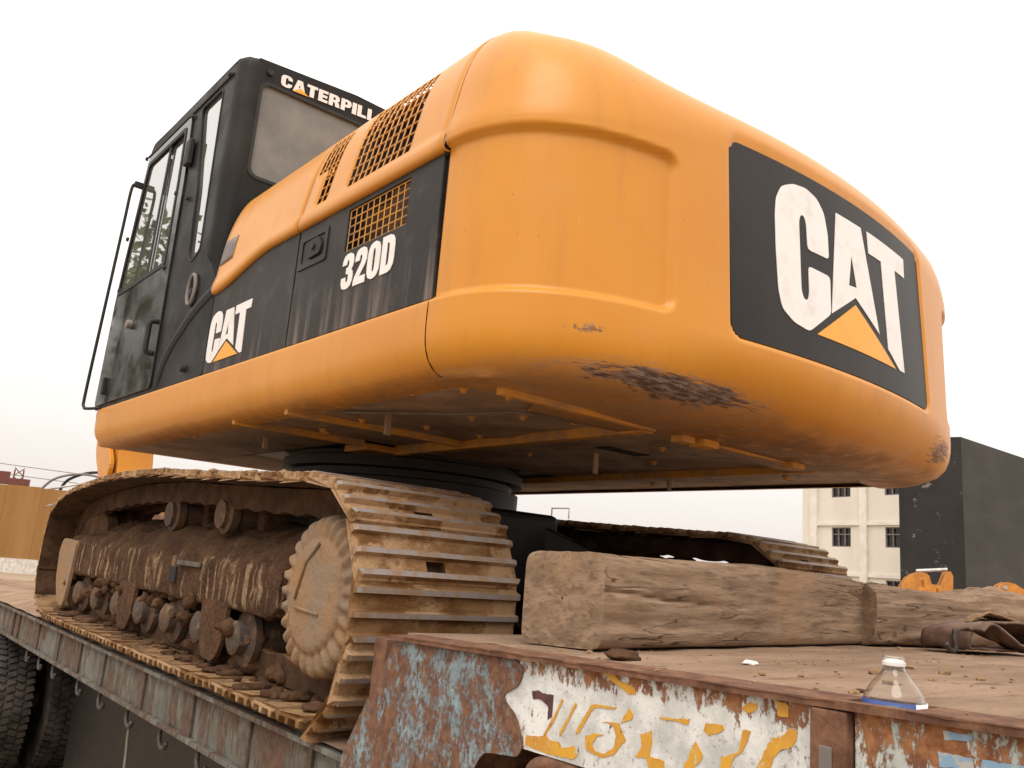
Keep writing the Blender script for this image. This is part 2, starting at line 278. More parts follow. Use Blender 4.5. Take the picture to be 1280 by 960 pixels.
# ------------------------------------------------------------------ mesh helpers
def link(name, me, mats, parent=None, smooth=False, auto=None):
    o = bpy.data.objects.new(name, me); col.objects.link(o)
    if mats is not None:
        for m in (mats if isinstance(mats, (list, tuple)) else [mats]): me.materials.append(M[m])
    if parent is not None: o.parent = parent
    if smooth:
        me.polygons.foreach_set('use_smooth', [True]*len(me.polygons))
        if auto:
            me.set_sharp_from_angle(angle=R(auto))
    return o
class MB:
    def __init__(s): s.v = []; s.f = []; s.mi = []
    def add(s, vs, fs, mi=0):
        b = len(s.v); s.v += [tuple(v) for v in vs]
        for f in fs: s.f.append(tuple(b+i for i in f)); s.mi.append(mi)
        return s
    def box(s, x0, x1, y0, y1, z0, z1, mi=0, mat=None):
        vs = [(x, y, z) for z in (z0, z1) for y in (y0, y1) for x in (x0, x1)]
        if mat is not None: vs = [mat @ Vector(v) for v in vs]
        return s.add(vs, [(0, 2, 3, 1), (4, 5, 7, 6), (0, 1, 5, 4), (2, 6, 7, 3), (0, 4, 6, 2), (1, 3, 7, 5)], mi)
    def tube(s, pts, r, n=10, mi=0, cap=True, closed=False):
        pts = [Vector(p) for p in pts]; k = len(pts); rings = []; prev = None
        for i, p in enumerate(pts):
            if closed: t = pts[(i+1) % k]-pts[i-1]
            else: t = pts[min(i+1, k-1)]-pts[max(i-1, 0)]
            t.normalize()
            if prev is None:
                a = t.orthogonal().normalized()
            else:
                a = (prev-t*prev.dot(t)).normalized()
            prev = a; b = t.cross(a); rr = r[i] if isinstance(r, (list, tuple)) else r
            rings.append([p+(a*math.cos(q*2*math.pi/n)+b*math.sin(q*2*math.pi/n))*rr for q in range(n)])
        vs = [v for g_ in rings for v in g_]; fs = []
        for i in range(k if closed else k-1):
            j = (i+1) % k
            for q in range(n): fs.append((i*n+q, i*n+(q+1) % n, j*n+(q+1) % n, j*n+q))
        if cap and not closed: fs += [tuple(range(n-1, -1, -1)), tuple((k-1)*n+q for q in range(n))]
        return s.add(vs, fs, mi)
    def lathe(s, prof, axis='Z', c=(0, 0, 0), n=24, mi=0):   # prof: (radius, height)
        vs = []; fs = []
        for r_, h in prof:
            for q in range(n):
                a = q*2*math.pi/n; ca, sa = r_*math.cos(a), r_*math.sin(a)
                vs.append({'Z': (c[0]+ca, c[1]+sa, c[2]+h), 'X': (c[0]+h, c[1]+ca, c[2]+sa), 'Y': (c[0]+sa, c[1]+h, c[2]+ca)}[axis])
        for i in range(len(prof)-1):
            for q in range(n): fs.append((i*n+q, i*n+(q+1) % n, (i+1)*n+(q+1) % n, (i+1)*n+q))
        if prof[0][0] > 1e-5: fs.append(tuple(range(n-1, -1, -1)))
        if prof[-1][0] > 1e-5: fs.append(tuple((len(prof)-1)*n+q for q in range(n)))
        return s.add(vs, fs, mi)
    def plate(s, outer, holes, mp, t, mi=0):
        """flat outline with holes in (u, v), from w = 0 to w = t, placed by mp(u, v, w)"""
        loops = [outer]+list(holes); flat = [p for l in loops for p in l]
        tris = tessellate_polygon([[Vector((p[0], p[1], 0)) for p in l] for l in loops]); n = len(flat)
        vs = [mp(p[0], p[1], 0) for p in flat]+[mp(p[0], p[1], t) for p in flat]
        fs = [tuple(f) for f in tris]+[tuple(i+n for i in reversed(f)) for f in tris]; b = 0
        for l in loops:
            k = len(l)
            for i in range(k): fs.append((b+i, b+(i+1) % k, b+(i+1) % k+n, b+i+n))
            b += k
        return s.add(vs, fs, mi)
    def grid(s, rows, mi=0, closed_u=False, closed_v=False, skip=None):
        nv = len(rows[0]); vs = [p for r_ in rows for p in r_]; fs = []
        for i in range(len(rows) if closed_u else len(rows)-1):
            for j in range(nv if closed_v else nv-1):
                if skip and skip(i, j): continue
                a, b = i*nv+j, i*nv+(j+1) % nv; c_, d = ((i+1) % len(rows))*nv+(j+1) % nv, ((i+1) % len(rows))*nv+j
                fs.append((a, b, c_, d))
        return s.add(vs, fs, mi)
    def mesh(s, name, fix=True):
        me = bpy.data.meshes.new(name); me.from_pydata(s.v, [], s.f)
        me.polygons.foreach_set('material_index', s.mi)
        if fix:
            bm = bmesh.new(); bm.from_mesh(me); bmesh.ops.recalc_face_normals(bm, faces=bm.faces); bm.to_mesh(me); bm.free()
        me.update(); return me
    def obj(s, name, mats, parent=None, smooth=False, auto=None, bevel=0, seg=2):
        o = link(name, s.mesh(name), mats, parent, smooth, auto)
        if bevel:
            b = o.modifiers.new('bevel', 'BEVEL'); b.width = bevel; b.segments = seg; b.limit_method = 'ANGLE'; b.angle_limit = R(40); b.harden_normals = False
        return o
def tag(o, label, cat, group=None):
    o['label'] = label; o['category'] = cat
    if group: o['group'] = group
    return o
def struct(o): o['kind'] = 'structure'; return o
def thing(name, label, cat, group=None):
    o = bpy.data.objects.new(name, None); col.objects.link(o); o.empty_display_size = .2
    return tag(o, label, cat, group)
def base_at(root, loc):
    """move an Empty to the thing's base while its parts keep their place"""
    root.location = loc
    for ch in root.children: ch.matrix_parent_inverse = Matrix.Translation(-Vector(loc))
def rrect(x0, y0, x1, y1, r, n=5):
    p = []
    for cx, cy, a in ((x1-r, y1-r, 0), (x0+r, y1-r, 90), (x0+r, y0+r, 180), (x1-r, y0+r, 270)):
        for i in range(n+1):
            t = R(a+90*i/n); p.append((cx+r*math.cos(t), cy+r*math.sin(t)))
    return p
def rpoly(pts, r, n=4):
    o = []; k = len(pts)
    for i in range(k):
        p = Vector(pts[i]); a = (Vector(pts[i-1])-p); b = (Vector(pts[(i+1) % k])-p)
        rr = min(r, a.length*.45, b.length*.45); a = p+a.normalized()*rr; b = p+b.normalized()*rr
        for j in range(n+1):
            t = j/n; q = a*(1-t)**2+p*2*t*(1-t)+b*t*t; o.append((q.x, q.y))
    return o
def crom(pts, per=8, closed=True):
    o = []; k = len(pts)
    for i in range(k if closed else k-1):
        g_ = lambda j: Vector(pts[j % k]) if closed else Vector(pts[max(0, min(k-1, j))])
        a, b, c_, d = g_(i-1), g_(i), g_(i+1), g_(i+2)
        for j in range(per):
            t = j/per; o.append(.5*((2*b)+(c_-a)*t+(2*a-5*b+4*c_-d)*t*t+(3*b-a-3*c_+d)*t**3))
    if not closed: o.append(Vector(pts[-1]))
    return o
def resample(pts, n, closed=False):
    pts = [Vector(p) for p in pts]; q = pts+[pts[0]] if closed else pts
    L = [0]
    for a, b in zip(q, q[1:]): L.append(L[-1]+(b-a).length)
    res = []; j = 0
    for i in range(n):
        s_ = L[-1]*i/(n if closed else n-1)
        while j < len(L)-2 and L[j+1] < s_: j += 1
        t = (s_-L[j])/max(1e-9, L[j+1]-L[j]); res.append(q[j].lerp(q[j+1], t))
    return res, L[-1]
def sm(v, a, b):
    t = max(0, min(1, (v-a)/(b-a))); return t*t*(3-2*t)
def nz(x, y, z, s=1.0): return mnoise.noise(Vector((x*s, y*s, z*s)))
def fbm(x, y, z, s=1.0, o=4): return mnoise.fractal(Vector((x*s, y*s, z*s)), .9, 2.0, o)
side = lambda X: (lambda u, v, w_: (X+w_, u, v))          # plate in the y-z plane
rear = lambda Y: (lambda u, v, w_: (u, Y+w_, v))          # plate in the x-z plane
top = lambda Z: (lambda u, v, w_: (u, v, Z+w_))

# ================================================================== SETTING
GZ = -1.17
m = MB(); n = 60
ys = [-260+520*i/n for i in range(n+1)]
m.grid([[(x, y, GZ) for x in ys] for y in ys]); struct(m.obj('ground', 'dirt_ground'))

# white office block, right background
def frame_axes(ox, oy, bearing):
    b = R(bearing); return Matrix(((math.sin(b), math.cos(b), 0, ox), (math.cos(b), -math.sin(b), 0, oy), (0, 0, 1, GZ), (0, 0, 0, 1)))   # local x along the face, local -y outward (towards -X)
wb = thing('office_building', 'pale cream office block with barred windows behind the big excavator', 'building')
FX = frame_axes(40.34, 19.19, 12)          # local x runs along the face, away to the left
def local(T, m): m.v = [tuple(T @ Vector(v)) for v in m.v]; return m
ST = 2.65; wins = []
for fl in range(1, 4):
    for cx in (.45, -2.95):
        wins.append((cx-.63, fl*ST-1.10, cx+.63, fl*ST-.07))
holes = [[(a, b), (c_, b), (c_, d), (a, d)] for a, b, c_, d in wins]
E_ = 3.15; W_ = -4.7
m = MB(); m.plate([(W_, -.5), (E_, -.5), (E_, 8.3), (W_, 8.3)], holes, lambda u, v, w_: (u, w_, v), .3)
m.box(W_, E_, .302, 5, -.5, 8.3); local(FX, m).obj('wall', 'white_wall', wb)
for a, b, c_, d in wins:
    m = MB(); t = .05
    for q in range(4): x = a+(c_-a)*q/3; m.box(x-t/2 if 0 < q < 3 else (x if q == 0 else x-t), x+t/2 if 0 < q < 3 else (x+t if q == 0 else x), .05, .12, b, d)
    m.box(a, c_, .06, .11, b, b+t); m.box(a, c_, .06, .11, d-t, d); m.box(a, c_, .06, .11, b+(d-b)*.62, b+(d-b)*.62+t)
    fo = local(FX, m).obj('window', 'pipe_grey', wb)
    p = MB().box(a, c_, .15, .17, b, d); local(FX, p).obj('pane', 'window_glass', fo)
for fl in range(1, 4):
    for x0, x1 in ((-.85, 2.0), (-4.1, -1.3), ): local(FX, MB().box(x0, x1, -.10, -.002, fl*ST+.03, fl*ST+.19)).obj('ledge', 'white_trim', wb)
for x in (2.0, -1.3): local(FX, MB().box(x, x+.45, -.16, -.003, -.5, 8.25)).obj('pilaster', 'white_trim', wb)
local(FX, MB().box(W_-.2, E_+.2, -.3, 5.2, 8.3, 8.5)).obj('parapet', 'white_trim', wb)
# dark sheet-clad hall
hb = thing('dark_building', 'tall black windowless hall with grey side beside the cream block', 'building')
def quadwall(name, p, q, z0, z1, mat, par, t=.25):
    p, q = Vector(p), Vector(q); d = (q-p).normalized(); nn = Vector((-d.y, d.x))*t
    m = MB(); m.add([(p.x, p.y, z0), (q.x, q.y, z0), (q.x+nn.x, q.y+nn.y, z0), (p.x+nn.x, p.y+nn.y, z0), (p.x, p.y, z1), (q.x, q.y, z1), (q.x+nn.x, q.y+nn.y, z1), (p.x+nn.x, p.y+nn.y, z1)],
        [(0, 1, 2, 3), (4, 5, 6, 7), (0, 1, 5, 4), (1, 2, 6, 5), (2, 3, 7, 6), (3, 0, 4, 7)]); return m.obj(name, mat, par)
c0 = (34.69, 10.99); cl = (34.0, 13.13); cr = (60.0, 10.2)
quadwall('front_wall', cl, c0, GZ-.2, 7.5, 'dark_cladding', hb)
quadwall('side_wall', c0, cr, GZ-.2, 7.5, 'grey_cladding', hb)
quadwall('back_wall', cl, (60, 13.9), GZ-.2, 7.5, 'dark_cladding', hb)
MB().add([(34.69, 10.99, 7.45), (34.0, 13.13, 7.45), (60, 13.9, 7.45), (60, 10.2, 7.45)], [(0, 1, 2, 3)]).obj('roof', 'dark_cladding', hb)

# yellow hoarding on the left with white base
yw = thing('yellow_hoarding', 'long rust streaked yellow sheet wall with a white base, far left', 'wall')
a, b = Vector((-9, 40.2)), Vector((16, 27.6)); d = (b-a).normalized()
npan = 22
for i in range(npan):
    p = a+(b-a)*(i/npan)+d*.004; q = a+(b-a)*((i+1)/npan)-d*.004
    quadwall('panel', p, q, -.62, 2.12+.02*((i*7) % 3), 'yellow_wall', yw, .06)
quadwall('backing', a+Vector((.03, .07)), b+Vector((.03, .07)), -.6, 2.05, 'yellow_wall', yw, .03)
quadwall('base', a+Vector((-.03, -.06)), b+Vector((-.03, -.06)), GZ-.1, -.64, 'white_base', yw, .2)
quadwall('rail', a+Vector((0, .10)), b+Vector((0, .10)), 1.9, 2.05, 'rust_red', yw, .08)
# scrap heap behind the hoarding
def wallpt(u, v, dz): p = a+d*u+Vector((d.y*-1, d.x))*v; return Vector((p.x, p.y, dz))
t0 = (Vector((3.3, 34.2))-a).length
for nm, lab, pts, r_, mt in [
    ('scrap_pipe', 'grey bent pipe arching over the yellow wall', [wallpt(t0+1.2, .7, 1.9), wallpt(t0+1.7, .7, 2.55), wallpt(t0+2.6, .7, 2.85), wallpt(t0+3.6, .7, 2.75), wallpt(t0+4.6, .7, 2.2)], .05, 'pipe_grey'),
    ('scrap_hose', 'dark hose looped behind the yellow wall top', [wallpt(t0+1.9, .9, 1.9), wallpt(t0+2.2, .9, 2.6), wallpt(t0+3.2, .9, 3.0), wallpt(t0+4.4, .9, 2.75), wallpt(t0+5.2, .9, 2.0)], .06, 'black_rubber'),
    ('scrap_rod', 'long pale rod leaning across the yellow wall top', [wallpt(t0+1.9, -.25, 1.45), wallpt(t0+4.6, .5, 2.6)], .035, 'steel_light'),
    ('scrap_rod', 'short pale bar poking over the yellow wall beneath the loop', [wallpt(t0+1.4, .4, 2.05), wallpt(t0+3.4, .6, 2.65)], .04, 'steel_light')]:
    tag(MB().tube(crom(pts, 6, False) if len(pts) > 2 else pts, r_, 8).obj(nm, mt, None, True), lab, 'scrap', 'scrap behind the yellow wall')
p = wallpt(t0+.15, .5, 2.2)
bm_ = MB().box(-.9, .75, -.12, .12, -.02, .24, 0, Matrix.Translation(p) @ Matrix.Rotation(math.atan2(d.y, d.x), 4, 'Z')); bm_.box(-2.6, -.1, .2, .42, .1, .5, 0, Matrix.Translation(p) @ Matrix.Rotation(math.atan2(d.y, d.x), 4, 'Z'))
tag(bm_.obj('steel_beam', 'rust_red'), 'dark red steel beams lying on the yellow wall top', 'beam')
# distant lattice mast, power lines, lamp post
lm = thing('lattice_mast', 'small red and white lattice mast far behind the yellow wall', 'mast')
for sx_ in (-.35, .35): MB().tube([(9.0+sx_, 64.6, GZ), (9.0+sx_*.8, 64.6, 4.6)], .05, 6).obj('leg', 'rust_red', lm)
m = MB()
for i in range(9): m.tube([(8.68, 64.6, GZ+.5+.6*i), (9.32, 64.6, GZ+1.1+.6*i)], .035, 5); m.tube([(9.32, 64.6, GZ+.5+.6*i), (8.68, 64.6, GZ+1.1+.6*i)], .035, 5)
m.obj('lattice', 'rust_red', lm)
for k, (z0, z1) in enumerate(((5.3, 4.2), (4.3, 3.4), (6.0, 4.9))):
    pts = [(-12+60*i/20, 72-16*i/20, z0+(z1-z0)*i/20-.7*math.sin(math.pi*i/20)) for i in range(21)]
    tag(MB().tube(pts, .028, 5).obj('power_line', 'pipe_grey'), ('middle', 'lowest', 'highest')[k]+' thin power line crossing the sky above the yellow wall', 'cable', 'power lines on the left')
lp = thing('lamp_post', 'thin distant lamp post with square bracket seen under the counterweight', 'lamp post')
MB().tube([(45.2, 47.8, GZ), (45.2, 47.8, 5.7)], .07, 6).obj('pole', 'pipe_grey', lp)
MB().tube([(45.2, 47.8, 5.65), (46.3, 46.9, 5.75), (46.3, 46.9, 4.9)], .06, 6).obj('bracket', 'pipe_grey', lp)

# orange machines parked behind
def side_plate(name, outline, holes, o, ux, t, mat, par):
    ux = Vector(ux).normalized(); vy = Vector((-ux.y, ux.x, 0))
    return MB().plate(outline, holes, lambda u, v, w_: tuple(Vector(o)+ux*u+Vector((0, 0, v))+vy*w_), t).obj(name, mat, par, bevel=.01)
dg = thing('parked_machine', 'orange digger arm end with steel link bar beyond the timber', 'excavator', 'orange machines in the background')
ux = (.60, -.80, 0); o = Vector((11.75, 2.62, 0)); vy = Vector((.8, .6, 0))
prof = [(-.12, -1.1), (-.13, .62), (-.08, .76), (.0, .88), (.10, .95), (.2, .985), (.28, .97), (.33, .93), (.36, .80), (.50, .79), (.54, .86), (.60, 1.02), (.66, 1.03), (.69, .95), (.68, .5), (.62, -1.1)]
for k in (0, .26): side_plate('arm_plate', prof, [rrect(.20, .74, .245, .86, .015), rrect(.42, .66, .46, .74, .012)], o+vy*k, ux, .04, 'machine_orange', dg)
MB().tube([o+Vector(ux)*.16+Vector((0, 0, 1.0))+vy*.15, o+Vector(ux)*.64+Vector((0, 0, 1.06))+vy*.15], .03, 10).obj('link_bar', 'steel_light', dg)
MB().tube([o+Vector(ux)*.3+vy*-.03+Vector((0, 0, .3)), o+Vector(ux)*.3+vy*.34+Vector((0, 0, .3))], .05, 10).obj('pin', 'grease_shade_black', dg)
dg2 = thing('parked_machine', 'second orange digger arm cut off by the right picture edge', 'excavator', 'orange machines in the background')
o2 = Vector((12.75, 1.62, 0)); prof = [(-.05, -1.1), (-.02, .76), (.06, .88), (.16, .93), (.27, .91), (.45, .80), (.6, .74), (.6, -1.1)]
for k in (0, .26): side_plate('arm_plate', prof, [rrect(.2, .64, .26, .74, .02)], o2+vy*k, ux, .04, 'machine_orange', dg2)
MB().tube([o2+Vector(ux)*.12+vy*-.02+Vector((0, 0, .84)), o2+Vector(ux)*.12+vy*.32+Vector((0, 0, .84))], .035, 10).obj('pin', 'steel_light', dg2)

# trees out of frame on the left; the cab glass mirrors them
def tree(loc, h, cr, seed, label):
    rnd = random.Random(seed); t = thing('broadleaf_tree', label, 'tree', 'trees left of the trailer'); x, y, z = loc
    m = MB(); m.tube([(x, y, z), (x+.1, y, z+h*.3), (x-.1, y+.1, z+h*.6), (x, y, z+h*.85)], [.22, .17, .11, .04], 8)
    cl_ = []
    for i in range(9):
        a_ = rnd.random()*6.28; zz = z+h*(.35+.5*rnd.random()); q = Vector((x+math.cos(a_)*cr*.75, y+math.sin(a_)*cr*.75, zz+h*.12)); m.tube([(x, y, zz), q], [.08, .02], 6); cl_.append(q)
    m.obj('trunk', 'bark', t, True); c_ = MB()
    for i in range(26):
        a_, b_ = rnd.random()*6.28, rnd.random(); cl_.append(Vector((x+math.cos(a_)*cr*b_**.5, y+math.sin(a_)*cr*b_**.5, z+h*(.4+.6*rnd.random()))))
    for q in cl_:
        for i in range(26):
            p = q+Vector((rnd.gauss(0, 1), rnd.gauss(0, 1), rnd.gauss(0, .8)))*cr*.2; s_ = .10+.12*rnd.random()
            u = Vector((rnd.gauss(0, 1), rnd.gauss(0, 1), rnd.gauss(0, 1))).normalized(); v = u.orthogonal().normalized()
            c_.add([p-u*s_, p+v*s_*.5, p+u*s_, p-v*s_*.5], [(0, 1, 2, 3)])
    o = link('crown', c_.mesh('crown', False), 'leaf', t); base_at(t, loc)
tree((-4.9, 13.6, GZ), 7.6, 1.4, 1, 'young broadleaf tree nearest the cab, left of the trailer')
tree((-7.6, 20.5, GZ), 11.0, 2.0, 2, 'taller broadleaf tree beyond, left of the trailer')

# ================================================================== TRAILER
tr = thing('lowbed_trailer', 'rusty low-bed trailer with raised front deck carrying the yellow excavator', 'trailer')
DT = lambda y: .313-.031*(y+2.232)      # top of the raised front deck
# low deck, dirt covered
m = MB(); rows = []
for i in range(121):
    y = -2.1+7.7*i/120; row = []
    for j in range(49):
        x = -1.365+2.73*j/48; z = -.016+.008*fbm(x, y, 0, 6)
        if y > 1.95: z += .05*sm(y, 1.95, 2.6)*(.5+.6*fbm(x, y, 3, 3))*sm(1.365-abs(x), 0, .15)
        row.append((x, y, min(z, .10) if y > 1.95 else min(z, -.006)))
    rows.append(row)
m.grid(rows); m.obj('low_deck', 'deck_dirt', tr, True)
for s in (-1, 1):
    m = MB()
    X = lambda a_, b_: (min(s*a_, s*b_), max(s*a_, s*b_))
    m.box(*X(1.25, 1.372), -2.08, 5.6, -.046, -.030); m.box(*X(1.325, 1.340), -2.08, 5.6, -.205, -.046); m.box(*X(1.25, 1.366), -2.08, 5.6, -.222, -.205)
    m.obj('side_beam', 'rust_grey', tr, bevel=.002)
    for k, y in enumerate([-1.75, -1.30, -.80, -.20, .40, .86, 1.31, 1.85, 2.43, 2.62, 3.2, 3.9, 4.6, 5.3]):
        if s < 0 or k % 2 == 0: MB().box(*X(1.341, 1.352), y-.035-.015*(k % 2), y+.035, -.2045, -.047).obj('stiffener', 'rust_brown', tr, bevel=.002)
    MB().box(*X(.40, .56), -2.3, 5.5, -.80, -.04).obj('main_beam', 'grease_shade_black', tr)  # beam made deeper and black to darken the space under the deck
for y in [-1.9+.9*i for i in range(9)]: MB().box(-1.32, 1.32, y-.05, y+.05, -.19, -.05).obj('cross_member', 'rust_only', tr)
# rope hooks under the left beam
MB().box(.62, 1.28, -2.0, 2.35, -1.08, -.24).obj('shade_block', 'grease_shade_black', tr, bevel=.02)  # added box that blocks light coming under the trailer from the right
MB().box(-.95, -.62, -1.95, 2.3, -1.1, -.24).obj('shade_block', 'grease_shade_black', tr, bevel=.02)  # added black box, covers lit ground and stands in for shade
for k, y in enumerate([1.99, 1.644, 1.288, .736, .332, -.116, -.558, -.974, -1.45, -1.85]):
    pts = [(-1.335, y+.045, -.215), (-1.337, y+.062, -.243), (-1.34, y+.052, -.278), (-1.343, y+.012, -.296), (-1.346, y-.036, -.288), (-1.348, y-.050, -.268)]
    MB().tube(crom(pts, 4, False), .0095, 8).obj('rope_hook', 'hook_steel', tr, True)
# wheels: two pairs of dual tyres
def wheel(x0, x1, yc, zc, r_):
    m = MB(); xc = (x0+x1)/2; h = (x1-x0)/2
    prof = [(r_*.55, -h*.80), (r_*.70, -h*.98), (r_*.86, -h), (r_*.955, -h*.92), (r_*.99, -h*.75), (r_, -h*.4), (r_, 0), (r_, h*.4), (r_*.99, h*.75), (r_*.955, h*.92), (r_*.86, h), (r_*.70, h*.98), (r_*.55, h*.8)]
    m.lathe(prof, 'X', (xc, yc, zc), 56); wv = bpy.data.objects.new('wheel', None); col.objects.link(wv); wv.parent = tr
    m.obj('tyre', 'tyre', wv, True, 50); t = MB()
    for i in range(60):
        a_ = i*2*math.pi/60
        for k in range(4):
            xx = xc+h*(-.72+.48*k); da = .35*(k % 2)*2*math.pi/60
            T = Matrix.Translation((xx, yc, zc)) @ Matrix.Rotation(a_+da, 4, 'X') @ Matrix.Translation((0, 0, r_)) @ Matrix.Rotation(R(18 if k % 2 else -18), 4, 'Z')
            t.box(-h*.20, h*.20, -.016, .016, -.008, .013, 0, T)
    t.obj('tread', 'tyre', wv)
    q = MB(); q.lathe([(.04, -h*.3), (.12, -h*.3), (.16, -h*.1), (r_*.50, -h*.1), (r_*.56, -h*.7), (r_*.57, h*.7), (r_*.5, h*.5), (.12, h*.5), (.04, h*.5)], 'X', (xc, yc, zc), 32); q.obj('rim', 'rim_steel', wv, True, 40)
ZW = GZ+.475
for yc in (3.07, 4.25):
    for x0, x1 in ((-1.374, -1.125), (-1.035, -.765), (.765, 1.035), (1.125, 1.374)): wheel(x0, x1, yc, ZW, .47)
    MB().tube([(-1.2, yc, ZW), (1.2, yc, ZW)], .07, 12).obj('axle', 'rust_only', tr, True)
    MB().box(-.62, -.40, yc-.5, yc+.5, -.75, -.5).obj('spring', 'rust_only', tr); MB().box(.40, .62, yc-.5, yc+.5, -.75, -.5).obj('spring', 'rust_only', tr)
MB().tube([(-1.60, 2.74, -.53), (-1.47, 2.70, -.515), (-1.40, 2.68, -.49), (-1.36, 2.66, -.47)], [.018, .034, .028, .012], 10).obj('air_hose', 'green_hose', tr, True)

# raised front deck
XS = -1.40
lip = .012
def deckpiece(name, x0, x1, y0, y1, mat='deck_dirt', nx=24, ny=20, amp=.004, jag=0):
    m = MB(); rows = []
    for i in range(ny+1):
        y = y0+(y1-y0)*i/ny; rows.append([(x0+(x1-x0)*j/nx-(jag*(.5+fbm(y, 0, 7, 9)) if j == 0 else 0), y, DT(y)+amp*fbm(x0+(x1-x0)*j/nx, y, 1, 5)*(1 if 0 < j < nx and 0 < i < ny else 0)+(-.002+.003*nz(y, 0, 2, 14) if jag and j == 0 else 0)) for j in range(nx+1)])
    m.grid(rows); b_ = MB()
    vs = [(x0, y0), (x1, y0), (x1, y1), (x0, y1)]
    m.add([(x, y, DT(y)) for x, y in vs]+[(x, y, DT(y)-lip) for x, y in vs], [(4, 5, 6, 7), (0, 1, 5, 4), (1, 2, 6, 5), (2, 3, 7, 6), (3, 0, 4, 7)])
    return m.obj(name, mat, tr, True, 40)
BY = -3.493; PK = .052      # stake pocket with the bottle
deckpiece('deck_plate', -1.300, 1.62, -4.9, -2.14, nx=80, ny=60)
deckpiece('edge_plate', -1.412, -1.302, BY+PK, -2.225, 'rust_only', 6, 120, .005, .004)
deckpiece('edge_plate', -1.412, -1.302, -4.9, BY-PK, 'rust_only', 6, 120, .005, .004)
for x0, x1 in ((-1.412, -1.384), (-1.306, -1.302)):
    deckpiece('edge_plate', x0, x1, BY-PK, BY+PK, 'rust_only', 2, 4, 0)
# blue gusset where the deck steps down
outl = rpoly([(-2.235, DT(-2.235)-lip), (-2.70, DT(-2.70)-lip), (-2.735, .30), (-2.725, .265), (-2.668, .235), (-2.725, .20), (-2.748, .15), (-2.735, .125), (-2.62, .112), (-2.585, .06), (-2.57, -.06), (-2.57, -.45), (-2.03, -.45), (-2.035, -.01)], .022)
MB().plate(outl, [], side(XS), .0035).obj('gusset', 'rust_blue', tr, bevel=.003)
m = MB(); m.box(-1.376, 1.376, -2.16, -2.10, -.45, DT(-2.1)-lip-.004); m.obj('step_wall', 'rust_only', tr)
# white rail with painted marks
def railpanel(y0, y1, mat):
    m = MB(); z0 = .142
    pts = [(y0, DT(y0)-lip-.001), (y1, DT(y1)-lip-.001), (y1, .150), (y0, .142)]
    m.plate(pts, [], side(XS+.004), .012); o = m.obj('rail_panel', mat, tr, bevel=.002)
    f = MB(); f.box(XS+.0165, XS+.10, min(y0, y1), max(y0, y1), .140, .152); f.obj('rail_flange', 'rust_only', tr); return o
railpanel(-2.650, -3.395, 'rust_white'); railpanel(-3.462, -4.9, 'rust_white2')
m = MB(); m.box(XS-.012, XS+.03, -3.458, -3.399, -.1, DT(-3.43)-lip-.002); m.obj('stake_post', 'rust_only', tr, bevel=.004)
MB().box(XS-.016, XS-.0125, -3.437, -3.416, .17, .285).obj('reflector', 'pipe_grey', tr, bevel=.002)
MB().tube(crom([(XS+.03, -2.75, .02), (XS+.012, -2.765, .09), (XS+.012, -2.80, .125), (XS+.02, -2.9, .128), (XS+.05, -3.0, .12)], 5, False), .016, 10).obj('bent_pipe', 'rust_only', tr, True)
for y0, y1 in ((-3.2, -2.8), (-4.2, -3.8)): MB().box(-1.2, 1.3, y0, y0+.08, .05, .29).obj('cross_member', 'rust_only', tr)
MB().box(-.9, .9, -4.9, -2.15, -.10, -.06).obj('belly_plate', 'rust_only', tr)
MB().box(XS+.098, XS+.103, -4.9, -2.75, .05, .29).obj('inner_web', 'rust_only', tr)
